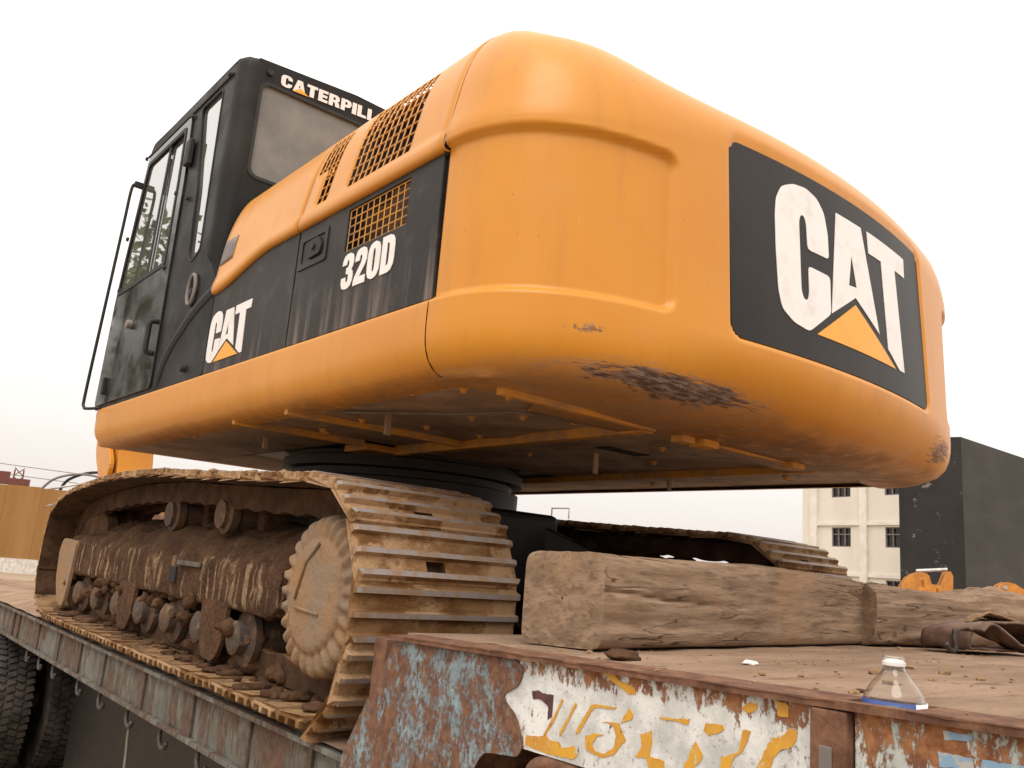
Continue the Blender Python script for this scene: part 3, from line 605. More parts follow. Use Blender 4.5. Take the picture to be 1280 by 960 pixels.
YS = [[(-2.956, 0.324), (-2.984, 0.329), (-2.999, 0.315), (-3.041, 0.307), (-3.043, 0.296), (-3.028, 0.293), (-3.007, 0.302), (-2.975, 0.314)], [(-2.754, 0.172), (-2.779, 0.173), (-2.799, 0.178), (-2.813, 0.183), (-2.824, 0.175), (-2.852, 0.177), (-2.859, 0.167), (-2.894, 0.179), (-2.903, 0.163), (-2.896, 0.154), (-2.823, 0.149), (-2.769, 0.151), (-2.752, 0.153)], [(-2.85, 0.257), (-2.856, 0.255), (-2.84, 0.222), (-2.81, 0.18), (-2.805, 0.182), (-2.835, 0.226)], [(-2.891, 0.256), (-2.895, 0.254), (-2.862, 0.2), (-2.853, 0.188), (-2.85, 0.193), (-2.884, 0.247)], [(-2.932, 0.259), (-2.943, 0.263), (-2.998, 0.266), (-2.998, 0.263), (-2.943, 0.257), (-2.93, 0.242), (-2.907, 0.208), (-2.896, 0.199), (-2.897, 0.207), (-2.926, 0.249)], [(-2.922, 0.201), (-2.943, 0.21), (-2.968, 0.213), (-2.951, 0.205), (-2.94, 0.19), (-2.949, 0.18), (-2.971, 0.18), (-2.994, 0.194), (-3.001, 0.216), (-2.991, 0.234), (-2.963, 0.235), (-3.005, 0.24), (-3.012, 0.23), (-3.025, 0.214), (-3.008, 0.196), (-2.995, 0.182), (-2.968, 0.172), (-2.939, 0.175), (-2.924, 0.18)], [(-3.017, 0.253), (-3.03, 0.269), (-3.04, 0.261), (-3.038, 0.252), (-3.011, 0.24)], [(-3.059, 0.23), (-3.084, 0.241), (-3.085, 0.221), (-3.081, 0.198), (-3.114, 0.198), (-3.116, 0.183), (-3.083, 0.175), (-3.074, 0.194), (-3.055, 0.19), (-3.048, 0.191), (-3.063, 0.21)], [(-3.101, 0.267), (-3.167, 0.275), (-3.165, 0.265), (-3.147, 0.266), (-3.101, 0.265)], [(-3.2, 0.275), (-3.234, 0.278), (-3.237, 0.272), (-3.225, 0.264), (-3.207, 0.256), (-3.195, 0.264)], [(-3.18, 0.242), (-3.196, 0.224), (-3.192, 0.212), (-3.176, 0.197), (-3.155, 0.192)], [(-3.273, 0.278), (-3.287, 0.279), (-3.28, 0.257), (-3.272, 0.244), (-3.255, 0.23), (-3.25, 0.213), (-3.23, 0.208), (-3.235, 0.228), (-3.266, 0.243)], [(-3.358, 0.296), (-3.371, 0.294), (-3.369, 0.281), (-3.361, 0.269), (-3.34, 0.26), (-3.33, 0.247), (-3.322, 0.224), (-3.295, 0.218), (-3.311, 0.248), (-3.326, 0.276), (-3.347, 0.284)], [(-3.279, 0.321), (-3.298, 0.323), (-3.299, 0.313), (-3.282, 0.304), (-3.269, 0.31)], [(-3.334, 0.332), (-3.349, 0.332), (-3.355, 0.329), (-3.355, 0.311), (-3.337, 0.31)]]
RS = [[(-2.763, 0.259), (-2.782, 0.263), (-2.795, 0.259), (-2.826, 0.261), (-2.827, 0.245), (-2.826, 0.219), (-2.814, 0.212), (-2.814, 0.238), (-2.788, 0.247), (-2.767, 0.244)]]
BS = [[(-3.58, 0.307), (-3.624, 0.308), (-3.626, 0.295), (-3.582, 0.288)], [(-3.588, 0.335), (-3.625, 0.336), (-3.625, 0.33), (-3.589, 0.324)], [(-3.636, 0.309), (-3.687, 0.311), (-3.686, 0.3), (-3.635, 0.294)]]
def ragged(poly, amp=.0022):
    pts = []; k = len(poly)
    for i in range(k):
        a_, b_ = Vector(poly[i]), Vector(poly[(i+1) % k]); n_ = max(1, int((b_-a_).length/.006))
        for j in range(n_): p = a_.lerp(b_, j/n_); pts.append((p.x+amp*nz(p.x, p.y, 1, 160), p.y+amp*nz(p.x, p.y, 9, 160)))
    return pts
for lst, mt, nm in ((YS, 'paint_yellow_worn', 'yellow_paint_mark'), (RS, 'paint_maroon', 'maroon_paint_mark'), (BS, 'paint_blue_worn', 'blue_paint_mark')):
    for pl in lst: MB().plate(ragged(pl), [], side(XS+.0025), .0016).obj(nm, mt, tr)
base_at(tr, (0, 1.5, GZ))

# ------------------------------------------------------------------ things lying on the deck
# two heavy timbers end to end behind the tracks
def timber(nm, A0, ang, LT, hw0, hh0, rot, seed, label):
    ax = Vector((math.cos(R(ang)), math.sin(R(ang)))); pn = Vector((-ax.y, ax.x)); rows = []; NS, NR = 140, 96
    for i in range(NS+1):
        t = LT*i/NS; c_ = A0+ax*t; row = []
        hw = hw0*(1+.07*nz(t, seed, 5, 1.6)); hh = hh0+.012*nz(t, 3+seed, 1, 1.3)
        if rot: dip = .040*sm(t, .03, .12)*(1-sm(t, .62, .85)); bul = .030*math.exp(-((t-.98)/.22)**2)
        else: dip = 0; bul = .012*sm(t, .3, 1.2); hw -= .012*sm(t, 0, 1.5)
        k = (5.5-(2.6*sm(t, .5, 1.0))) if rot else 9.0
        for j in range(NR):
            a_ = 2*math.pi*j/NR; ca, sa = math.cos(a_), math.sin(a_)
            rr = (abs(ca)**k+abs(sa)**k)**(-1/k); u = ca*rr; v = sa*rr
            x = u*hw; z = (v*.5+.5)*hh; up_ = max(0, (v-.3)/.7)
            if rot: z += up_*(-dip*(.2+1.1*max(0, 1-((u-.15)/.75)**2))+bul+.022*fbm(t*1.5, u*2.5, seed, 4)*sm(u, -.95, -.6)*(1 if t < 1.0 else .4))
            else: z += up_*bul
            dn = .006*fbm(t*2, u*3, v*3+seed, 1.2)+.003*nz(t*2.5, u*9, v*14+seed)
            if u < -.5 and not rot:
                cz = .60-.14*sm(t, -.05, .8)+.025*nz(t, 0, 0, 5); dd = abs((v*.5+.5)-cz); dn -= .011*max(0, 1-dd/.030)*(1-sm(t, .45, .85))
            if u < -.5 and rot: dn += .012*nz(t*1.3, v, seed, 2.5)
            if i == 0: dn = 0
            q = c_+pn*(x+dn*(1 if u > 0 else -1)*(abs(u) > .6))
            row.append((q.x, q.y, DT(q.y)+.004+z+dn*(abs(v) > .6)*(1 if v > 0 else 0)))
        rows.append(row)
    m = MB(); m.grid(rows, closed_v=True)
    for end, rw in ((0, rows[0]), (1, rows[-1])):
        cen = sum((Vector(p) for p in rw), Vector())/NR; r2 = []
        for s_ in (1, .95, .85, .7, .5, .3, .02):
            r2.append([tuple(cen+(Vector(p)-cen)*s_+Vector((ax.x, ax.y, 0))*(.006*fbm(p[1]*s_, p[2]*s_, seed, 8)-.003)*(s_ < 1)*(1 if end == 0 else -1)) for p in rw])
        m.grid(r2, closed_v=True)
    return tag(m.obj(nm, 'timber', None, True, 50), label, 'timber', 'timbers behind the tracks')
tb = timber('timber_beam', Vector((-1.165, -2.592)), 8.8, 1.80, .122, .232, False, 1, 'squared grey-brown timber with a long crack in its sawn left end, nearest the blue gusset')
tb2 = timber('timber_beam', Vector((.60, -2.37)), -9, 1.75, .126, .228, True, 8, 'rounded timber with a rotten hollow top, right of the squared one')
mm = MB()
for i in range(16):
    t = .05+.7*random.random(); q = Vector((.60, -2.36))+Vector((.988, -.156))*t+Vector((.156, .988))*random.uniform(-.06, .07); z = DT(q.y)+.190+random.uniform(0, .02); l = random.uniform(.06, .2)
    e1 = q+Vector((.988, -.156))*l+Vector((0, random.uniform(-.03, .03))); mm.tube([(q.x, q.y, z), ((q.x+e1.x)/2, (q.y+e1.y)/2, z+.012), (e1.x, e1.y, z+.004)], [.007, .010, .003], 6)
mm.obj('splinters', 'timber', tb2, True)

# flattened loop of old rubber belt lying against the timber
rs = thing('rubber_belt', 'dark brown flattened loop of old rubber belting against the rotten timber', 'belt')
O = Vector((.665, -2.80)); bx2 = Vector((.97, -.24)).normalized(); by2 = Vector((.24, .97)).normalized()
loop = crom([(.0, .010), (-.012, .055), (.015, .088), (.10, .112), (.20, .125), (.32, .105), (.43, .088), (.475, .055), (.44, .020), (.33, .010), (.18, .014), (.08, .010)], 7)
def belt(name, curve, y0, y1, close, mt='old_rubber_sheet', jag=0.0):
    rows = []; n_ = 14
    for j in range(n_+1):
        t = j/n_; row = []
        for i, p in enumerate(curve):
            wob = .010*fbm(p.x, t*.3, p.y+y0, 7)+.006*math.sin(p.x*22+t*3)*(p.y > .04)
            yy = y0+(y1-y0)*t+.012*nz(p.x, p.y, y0, 9); q = O+bx2*p.x+by2*yy
            row.append((q.x, q.y, DT(q.y)+.006+max(.002, p.y*(1-.12*t)+wob)))
        rows.append(row)
    m = MB(); m.grid(rows, closed_v=close); o = m.obj(name, mt, rs, True); sl_ = o.modifiers.new('solid', 'SOLIDIFY'); sl_.thickness = .008; return o
belt('loop', loop, 0, .20, True)
belt('flap', crom([(-.005, .075), (.06, .095), (.14, .060), (.22, .030), (.30, .012), (.40, .008)], 8, False), -.055, .045, False)
belt('top_flap', crom([(.10, .120), (.18, .150), (.27, .140), (.36, .108), (.44, .092)], 8, False), .04, .12, False, 'mud_tan')
m = MB(); q = O+bx2*-.035+by2*.05; zz = DT(q.y)
m.tube(crom([(q.x+.025, q.y, zz+.085), (q.x+.02, q.y, zz+.05), (q.x+.022, q.y-.004, zz+.02), (q.x-.012, q.y-.01, zz+.012), (q.x-.05, q.y-.01, zz+.016), (q.x-.068, q.y-.008, zz+.036)], 4, False), .009, 8); m.obj('buckle', 'hook_steel', rs, True)
base_at(rs, (.6, -2.75, DT(-2.75)))

# plastic bottle standing in the stake pocket
bt = thing('plastic_bottle', 'clear plastic drinking bottle with blue and white label at the deck edge', 'bottle')
bc = (-1.337, BY, .130)
prof = [(.030, .0), (.040, .004), (.043, .015), (.042, .06), (.0435, .10), (.0435, .222), (.0425, .230), (.0385, .238), (.031, .250), (.0225, .260), (.0165, .268), (.0145, .274), (.0145, .288)]
inner = [(max(.001, r_-.0009), h+.001) for r_, h in prof]
m = MB(); m.lathe(prof+inner[::-1], 'Z', bc, 40); m.f = [f for f in m.f if len(f) < 8]; m.mi = [0]*len(m.f)
m.add([(bc[0]+.030*math.cos(i*math.pi/20), bc[1]+.030*math.sin(i*math.pi/20), bc[2]) for i in range(40)], [tuple(range(40))])
m.obj('body', 'clear_plastic', bt, True, 60)
m = MB(); m.lathe([(.0150, .2755), (.0165, .276), (.0165, .281), (.0150, .2815)], 'Z', bc, 30); m.obj('neck_ring', 'cap_white', bt, True, 40)
def lab(a0, a1, h0, h1, rr, mat, nm):
    m = MB(); m.grid([[(bc[0]+rr*math.cos(R(a)), bc[1]+rr*math.sin(R(a)), bc[2]+h) for a in [a0+(a1-a0)*i/30 for i in range(31)]] for h in (h0, h1)]); o = m.obj(nm, mat, bt, True)
    s_ = o.modifiers.new('solid', 'SOLIDIFY'); s_.thickness = .0003; s_.offset = 1
lab(110, 245, .13, .2275, .0441, 'label_blue', 'label'); lab(245.3, 330, .13, .2275, .0441, 'label_white', 'label'); lab(195, 212, .2165, .2225, .0446, 'label_green', 'label_mark')
base_at(bt, bc)

# litter and stones on the deck
for nm, lab_, cat, x, y, s_, mt in [('paper_scrap', 'white paper scrap on the brown deck in front of the timber', 'litter', -.95, -2.98, .013, 'scrap_paper'), ('stone', 'small dark stone on the deck left of the bottle', 'stone', -1.24, -3.39, .008, 'mud_dark'), ('earth_clod', 'flat brown clod of earth at the deck edge under the timber end', 'clod', -1.24, -2.87, .030, 'mud_dark')]:
    bm = bmesh.new(); bmesh.ops.create_icosphere(bm, subdivisions=3, radius=1)
    for v in bm.verts: v.co = Vector((v.co.x*1.5, v.co.y*1.1, v.co.z*.42))*s_*(1+.35*fbm(v.co.x+x*9, v.co.y, v.co.z, 1.2))+Vector((x, y, DT(y)+s_*.25))
    me = bpy.data.meshes.new(nm); bm.to_mesh(me); bm.free(); tag(link(nm, me, mt, None, True), lab_, cat)
bm = bmesh.new(); rnd = random.Random(11)
for i in range(420):
    x = rnd.uniform(-1.38, 1.3)*1.0; y = rnd.uniform(-4.2, -2.25); s_ = rnd.uniform(.0015, .005)*(1+2*(rnd.random() > .94))
    r_ = bmesh.ops.create_icosphere(bm, subdivisions=1, radius=s_)
    for v in r_['verts']: v.co = Vector((v.co.x*rnd.uniform(.8, 1.6), v.co.y*rnd.uniform(.8, 1.4), v.co.z*.6))+Vector((x, y, DT(y)+s_*.3))
me = bpy.data.meshes.new('deck_grit'); bm.to_mesh(me); bm.free(); o = link('deck_grit', me, 'mud_tan'); o['kind'] = 'stuff'; tag(o, 'loose earth grit scattered over the raised trailer deck', 'grit')
hr = crom([(-1.337, -.116, -.282), (-1.339, -.118, -.34), (-1.336, -.125, -.42), (-1.338, -.14, -.50)], 6, False)
tag(MB().tube(hr, .006, 6).obj('rope_tail', 'rope', None, True), 'thin rope end hanging from a hook under the trailer beam', 'rope')

# ================================================================== EXCAVATOR
ex = thing('excavator', 'big yellow and black crawler excavator loaded on the trailer, seen from behind', 'excavator')
# ---- lettering outlines
LC = [(-0.336, 1.812), (-0.394, 1.785), (-0.423, 1.735), (-0.431, 1.676), (-0.432, 1.55), (-0.426, 1.416), (-0.41, 1.359), (-0.355, 1.326), (-0.277, 1.314), (-0.152, 1.403), (-0.147, 1.536), (-0.269, 1.540), (-0.270, 1.444), (-0.280, 1.418), (-0.300, 1.417), (-0.312, 1.445), (-0.31, 1.689), (-0.299, 1.713), (-0.282, 1.713), (-0.271, 1.689), (-0.269, 1.598), (-0.149, 1.598), (-0.149, 1.690), (-0.166, 1.762), (-0.205, 1.803), (-0.266, 1.820)]
LA = [(-0.09, 1.79), (0.08, 1.79), (0.178, 1.414), (0.013, 1.505), (-0.146, 1.408)]; LAh = [(0.0, 1.66), (0.025, 1.545), (-0.028, 1.540)]
LT_ = [(0.125, 1.792), (0.458, 1.792), (0.452, 1.712), (0.353, 1.712), (0.383, 1.317), (0.337, 1.317), (0.245, 1.374), (0.230, 1.708), (0.130, 1.708)]
LTR = [(-0.236, 1.314), (0.010, 1.478), (0.300, 1.314)]
# ---- counterweight
def plan_pts():
    P0, P1, P2, P3 = Vector((-1.360, -2.164)), Vector((-1.360, -2.455)), Vector((-1.155, -2.580)), Vector((-.87, -2.6446))
    l = [P0*(1-t)**3+3*P1*t*(1-t)**2+3*P2*t*t*(1-t)+P3*t**3 for t in [i/40 for i in range(40)]]
    l += [Vector((-.87+1.74*i/90, -2.743+.13*(-.87+1.74*i/90)**2)) for i in range(91)]
    l += [Vector((-p.x, p.y)) for p in reversed(l[:40])]
    return l
NP = 330
PL, _ = resample(plan_pts(), NP)
cb, _ = resample(crom([(.62, 1.016), (.42, 1.012), (.26, 1.011), (.15, 1.012), (.092, 1.016), (.047, 1.032), (.02, 1.06), (.005, 1.10), (0, 1.15), (0, 1.20)], 6, False), 22)
rb, _ = resample(crom([(.62, 1.004), (.46, 1.0), (.34, .998), (.24, 1.002), (.15, 1.018), (.08, 1.048), (.035, 1.092), (.008, 1.15), (0, 1.20)], 6, False), 22)
ct, _ = resample(crom([(0, 1.765), (.010, 1.83), (.024, 1.895), (.048, 1.97), (.084, 2.042), (.135, 2.10), (.24, 2.15), (.40, 2.185)], 6, False), 20)
rtp, _ = resample(crom([(.031, 1.84), (.036, 1.89), (.050, 1.935), (.075, 1.977), (.115, 2.012), (.19, 2.045), (.30, 2.07), (.44, 2.09)], 6, False), 20)
st_p, _ = resample(crom([(0, 1.765), (.017, 1.83), (.030, 1.89), (.047, 1.97), (.074, 2.055), (.112, 2.126), (.167, 2.178), (.25, 2.213), (.38, 2.238)], 6, False), 20)
arc = [0]
for a, b in zip(PL, PL[1:]): arc.append(arc[-1]+(b-a).length)
rows = []
iL = min(range(NP), key=lambda i: abs(PL[i].x+.855) + (PL[i].x > 0)); LU = arc[iL]
def sdrr(u, v, u0, u1, v0, v1, r_):
    cx, cy = (u0+u1)/2, (v0+v1)/2; qx, qy = abs(u-cx)-(u1-u0)/2+r_, abs(v-cy)-(v1-v0)/2+r_
    return math.hypot(max(qx, 0), max(qy, 0))+min(max(qx, qy), 0)-r_
def cw_depth(i, x, z):
    d = 0
    for u in (arc[i], arc[-1]-arc[i]+.10):
        s_ = sdrr(u, z, -.5, LU, 1.238, 1.732, .045); d = max(d, .023*(1-sm(s_, -.014, .003)))
    s_ = sdrr(x, z, -.642, .642, 1.216, 1.874, .05); d = max(d, .011*(1-sm(s_, -.006, .006)))
    return d
def cw_point(i, d, z):
    p = PL[i]; t = (PL[min(i+1, NP-1)]-PL[max(i-1, 0)]).normalized(); n_ = Vector((-t.y, t.x)); q = p+n_*d; return (q.x, q.y, z)
for i in range(NP):
    wgt = 1-sm(abs(PL[i].x), .60, 1.02); wt = 1-sm(abs(PL[i].x), .50, 1.28); prof = []
    k_ = min(1, .45+min(arc[i], arc[-1]-arc[i])/.9)     # shallower inward reach near the seams
    for a, b in zip(cb, rb): q = a.lerp(b, wgt); prof.append((q.x*(k_ if q.x > .1 else 1), q.y))
    zt = 1.765+(1.84-1.765)*wt; de = .031*wt
    for j in range(1, 64):
        z = 1.20+(zt-1.20)*j/64; prof.append((de*j/64, z))
    ks = 1-sm(min(arc[i], arc[-1]-arc[i]), .0, .42)
    for a, b, c_ in zip(ct, rtp, st_p): q = a.lerp(b, wt).lerp(c_, ks); prof.append((q.x, q.y))
    row = []
    for d, z in prof:
        dd = d+(cw_depth(i, PL[i].x, z) if 1.15 < z < 1.95 else 0)
        row.append(cw_point(i, dd, z))
    b0 = row[0]; t0_ = row[-1]
    row = [(b0[0]*.98, max(-2.235, b0[1]+.0), b0[2]+.03), ] + row + [(t0_[0]*.95, -2.17, t0_[2]+.004)]
    rows.append(row)
m = MB(); m.grid(rows)
# closing front wall
m.add([(-1.30, -2.17, 1.04), (1.30, -2.17, 1.04), (1.25, -2.17, 2.1), (-1.25, -2.17, 2.1)], [(0, 1, 2, 3)])
cwo = link('counterweight', m.mesh('counterweight', False), 'counterweight_paint', ex, True)
bm = bmesh.new(); bm.from_mesh(cwo.data); bmesh.ops.recalc_face_normals(bm, faces=bm.faces); bm.to_mesh(cwo.data); bm.free()
# ---- rear badge plate
def on_rear(x, z, h):   # h = height above the badge recess floor
    return (x, -2.743+.13*x*x+.049*(z-1.2)+.0105-h, z)
def wrapped(poly, hs, h0, h1, nm, mt, par):
    m = MB(); xs = [p[0] for p in poly]; m.plate(poly, hs, lambda u, v, w_: (u, w_, v), 1)
    bm = bmesh.new(); vv = [bm.verts.new(v) for v in m.v]
    for f in m.f:
        try: bm.faces.new([vv[i] for i in f])
        except ValueError: pass
    x0, x1 = min(xs), max(xs); n_ = int((x1-x0)/.05)
    for k in range(1, n_): bmesh.ops.bisect_plane(bm, geom=bm.verts[:]+bm.edges[:]+bm.faces[:], plane_co=(x0+(x1-x0)*k/n_, 0, 0), plane_no=(1, 0, 0))
    for v in bm.verts: v.co = Vector(on_rear(v.co.x, v.co.z, h0 if v.co.y < .5 else h1))
    bmesh.ops.recalc_face_normals(bm, faces=bm.faces)
    me = bpy.data.meshes.new(nm); bm.to_mesh(me); bm.free(); return link(nm, me, mt, par)
bp = wrapped(rrect(-.634, 1.222, .634, 1.868, .045, 6), [], -.004, .004, 'rear_badge', 'decal_black', ex)
wrapped(rpoly(LC, .015, 2), [], .0042, .0062, 'letter', 'decal_white', bp); wrapped(LA, [LAh], .0042, .0062, 'letter', 'decal_white', bp)
wrapped(LT_, [], .0042, .0062, 'letter', 'decal_white', bp); wrapped(LTR, [], .0042, .0062, 'triangle', 'decal_yellow', bp)

# ---- rotating frame: side skirts and underside
fr = MB()
pf = crom([(-1.315, 1.243), (-1.345, 1.2425), (-1.358, 1.236), (-1.362, 1.22), (-1.362, 1.15), (-1.357, 1.10), (-1.342, 1.06), (-1.315, 1.032), (-1.27, 1.016), (-1.21, 1.012)], 4, False)
for s in (-1, 1):
    rows = []
    for i in range(61):
        y = -2.1625+3.6475*i/60; e_ = sm(y, 1.30, 1.485); yy = y
        rows.append([(-s*(p.x+.10*e_*e_*(1 if p.y < 1.2 else .5)), y-.05*e_*(1.24-p.y)/.2*0, p.y+.035*e_*sm(1.15-p.y, 0, .12)) for p in pf])
    q = MB(); q.grid(rows)
    q.f.append(tuple(60*len(pf)+j for j in range(len(pf)))); q.mi.append(0)
    q.obj('side_skirt', 'yellow_paint', ex, True, 50)
MB().box(-1.30, 1.30, 1.36, 1.47, 1.03, 1.242).obj('front_beam', 'yellow_paint', ex, bevel=.02)
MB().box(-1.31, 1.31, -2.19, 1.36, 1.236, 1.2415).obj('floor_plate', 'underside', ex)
und = thing('underframe', '', ''); del und['label'], und['category']; und.parent = ex
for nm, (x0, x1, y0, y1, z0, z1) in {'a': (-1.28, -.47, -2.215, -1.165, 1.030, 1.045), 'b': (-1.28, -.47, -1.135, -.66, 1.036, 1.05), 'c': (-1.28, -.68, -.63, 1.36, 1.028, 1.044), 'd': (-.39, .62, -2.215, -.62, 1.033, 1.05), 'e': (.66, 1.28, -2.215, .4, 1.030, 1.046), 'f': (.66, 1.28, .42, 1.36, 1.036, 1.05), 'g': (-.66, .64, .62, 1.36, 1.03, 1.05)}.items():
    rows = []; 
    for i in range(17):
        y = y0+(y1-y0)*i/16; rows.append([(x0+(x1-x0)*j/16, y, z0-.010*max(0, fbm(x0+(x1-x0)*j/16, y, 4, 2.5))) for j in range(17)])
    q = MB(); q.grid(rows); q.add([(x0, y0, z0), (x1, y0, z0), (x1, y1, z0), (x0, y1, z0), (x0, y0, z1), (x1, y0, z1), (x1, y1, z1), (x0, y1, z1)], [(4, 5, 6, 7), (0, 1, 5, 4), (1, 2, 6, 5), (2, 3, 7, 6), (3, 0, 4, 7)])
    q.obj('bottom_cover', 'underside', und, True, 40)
MB().box(-.66, .64, -.62, .62, 1.03, 1.06).obj('centre_plate', 'grease_shade_black', und)
for x0, x1, y0, y1, z0 in [(-1.29, -.44, -1.163, -1.137, 1.002), (-1.29, -.655, -.657, -.632, 1.004), (-.465, -.415, -2.21, -.62, .995), (-1.14, -.46, -2.262, -2.232, .992), (-.34, -.27, -2.28, -2.225, .978), (-.25, -.16, -2.30, -2.235, .975), (-.16, .34, -2.262, -2.235, .992), (.33, .42, -2.29, -2.235, .98), (.63, .655, -2.2, 1.3, 1.0), (-.62, -.41, -.62, -.40, 1.0)]:
    MB().box(x0, x1, y0, y1, z0, 1.046).obj('rib', 'rib_yellow', und, bevel=.003)
q = [(-1.213, -1.90), (-1.21, -2.057), (-1.146, -2.079), (-.822, -1.70), (-1.225, -1.45), (-1.21, -1.30), (-1.0, -1.22), (-.95, -.80), (-.9, -.74), (-.78, -1.35), (-.75, -1.9), (-1.2, -.9), (-1.22, -.5), (-.6, -2.0), (-.55, -1.4), (-1.18, .1), (-1.0, -2.12), (.0, -1.9), (.3, -1.6), (-.1, -1.2), (.9, -1.9), (1.0, -1.0)]
for x, y in q: MB().lathe([(.0, -.010), (.009, -.010), (.010, -.002), (.017, .0), (.017, .006)], 'Z', (x, y, 1.022), 10).obj('bolt', 'rib_yellow', und, True, 40)
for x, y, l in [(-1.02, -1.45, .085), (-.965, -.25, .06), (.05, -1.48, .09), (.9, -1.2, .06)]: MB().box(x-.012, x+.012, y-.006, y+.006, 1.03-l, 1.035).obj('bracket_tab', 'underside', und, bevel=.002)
MB().box(-.10, .16, -1.70, -1.62, 1.028, 1.0325).obj('slot', 'dark_inside', und)
MB().tube(crom([(-1.15, -1.35, 1.018), (-.95, -1.75, 1.012), (-.85, -2.0, 1.012), (-.6, -2.02, 1.018)], 6, False), .005, 6).obj('cable', 'rope', und, True)
m = MB(); m.lathe([(.40, .86), (.66, .86), (.66, .90), (.62, .91), (.62, .945), (.68, .95), (.68, 1.0), (.64, 1.01), (.64, 1.035), (.3, 1.035)], 'Z', (0, 0, 0), 64); m.obj('swing_bearing', 'grease_shade_black', ex, True, 30)
for i in range(36):
    a_ = i*2*math.pi/36; MB().lathe([(.0, 0), (.012, 0), (.012, .014), (0, .014)], 'Z', (.645*math.cos(a_), .645*math.sin(a_), .846), 6).obj('bearing_bolt', 'grease_shade_black', und) if i % 2 == 0 else None

# ---- black side doors with lettering
tz = lambda y: 1.722-.085*sm(y, -.95, -.32)
def topline(y0, y1, n_=14): return [(y0+(y1-y0)*i/n_, tz(y0+(y1-y0)*i/n_)-.004) for i in range(n_+1)]
PXL = -1.346
for s in (-1, 1):
    XX = PXL if s < 0 else 1.346; tt = .02 if s < 0 else -.02
    p1 = MB().plate([(-.338, 1.246), (-.338, tz(-.338)-.004)]+topline(-.345, -1.182)+[(-1.186, 1.246)], [], side(XX), tt).obj('side_door', 'black_panel', ex, bevel=.004)
    hol = [rrect(-1.965, 1.532, -1.572, 1.690, .004, 2)] if s < 0 else []
    p2 = MB().plate([(-1.194, 1.246)]+topline(-1.194, -2.146)+[(-2.150, 1.246)], hol, side(XX), tt).obj('side_door', 'black_panel', ex, bevel=.004)
    if s < 0: door1, door2 = p1, p2
# mesh panel
def bars(name, u0, u1, v0, v1, nu, nv, mp, r_, mt, par):
    m = MB()
    for i in range(nu+1):
        u = u0+(u1-u0)*i/nu; m.tube([mp(u, v0+(v1-v0)*k/8) for k in range(9)], r_, 5)
    for j in range(nv+1):
        v = v0+(v1-v0)*j/nv; m.tube([mp(u0, v), mp(u1, v)], r_, 5)
    return m.obj(name, mt, par)
bars('grille', -1.962, -1.575, 1.535, 1.688, 10, 5, lambda u, v: (-1.338, u, v), .0026, 'rib_yellow', door2)
MB().box(-1.22, -1.20, -2.1, -1.45, 1.3, 1.75).obj('radiator', 'radiator_brown', door2)
# latch
la = MB(); la.plate(rrect(-1.435, 1.540, -1.205, 1.672, .012), [rrect(-1.415, 1.562, -1.235, 1.652, .012)], side(-1.351), .006); la.obj('latch_frame', 'black_panel', door2, bevel=.0015)
MB().plate(rpoly([(-1.39, 1.575), (-1.30, 1.570), (-1.265, 1.60), (-1.28, 1.640), (-1.37, 1.645), (-1.40, 1.61)], .01), [], side(-1.356), .010).obj('latch_handle', 'black_rubber', door2, bevel=.002)
MB().lathe([(0, -.012), (.012, -.012), (.014, 0)], 'X', (-1.352, -1.34, 1.61), 14).obj('lock', 'black_panel', door2, True, 40)
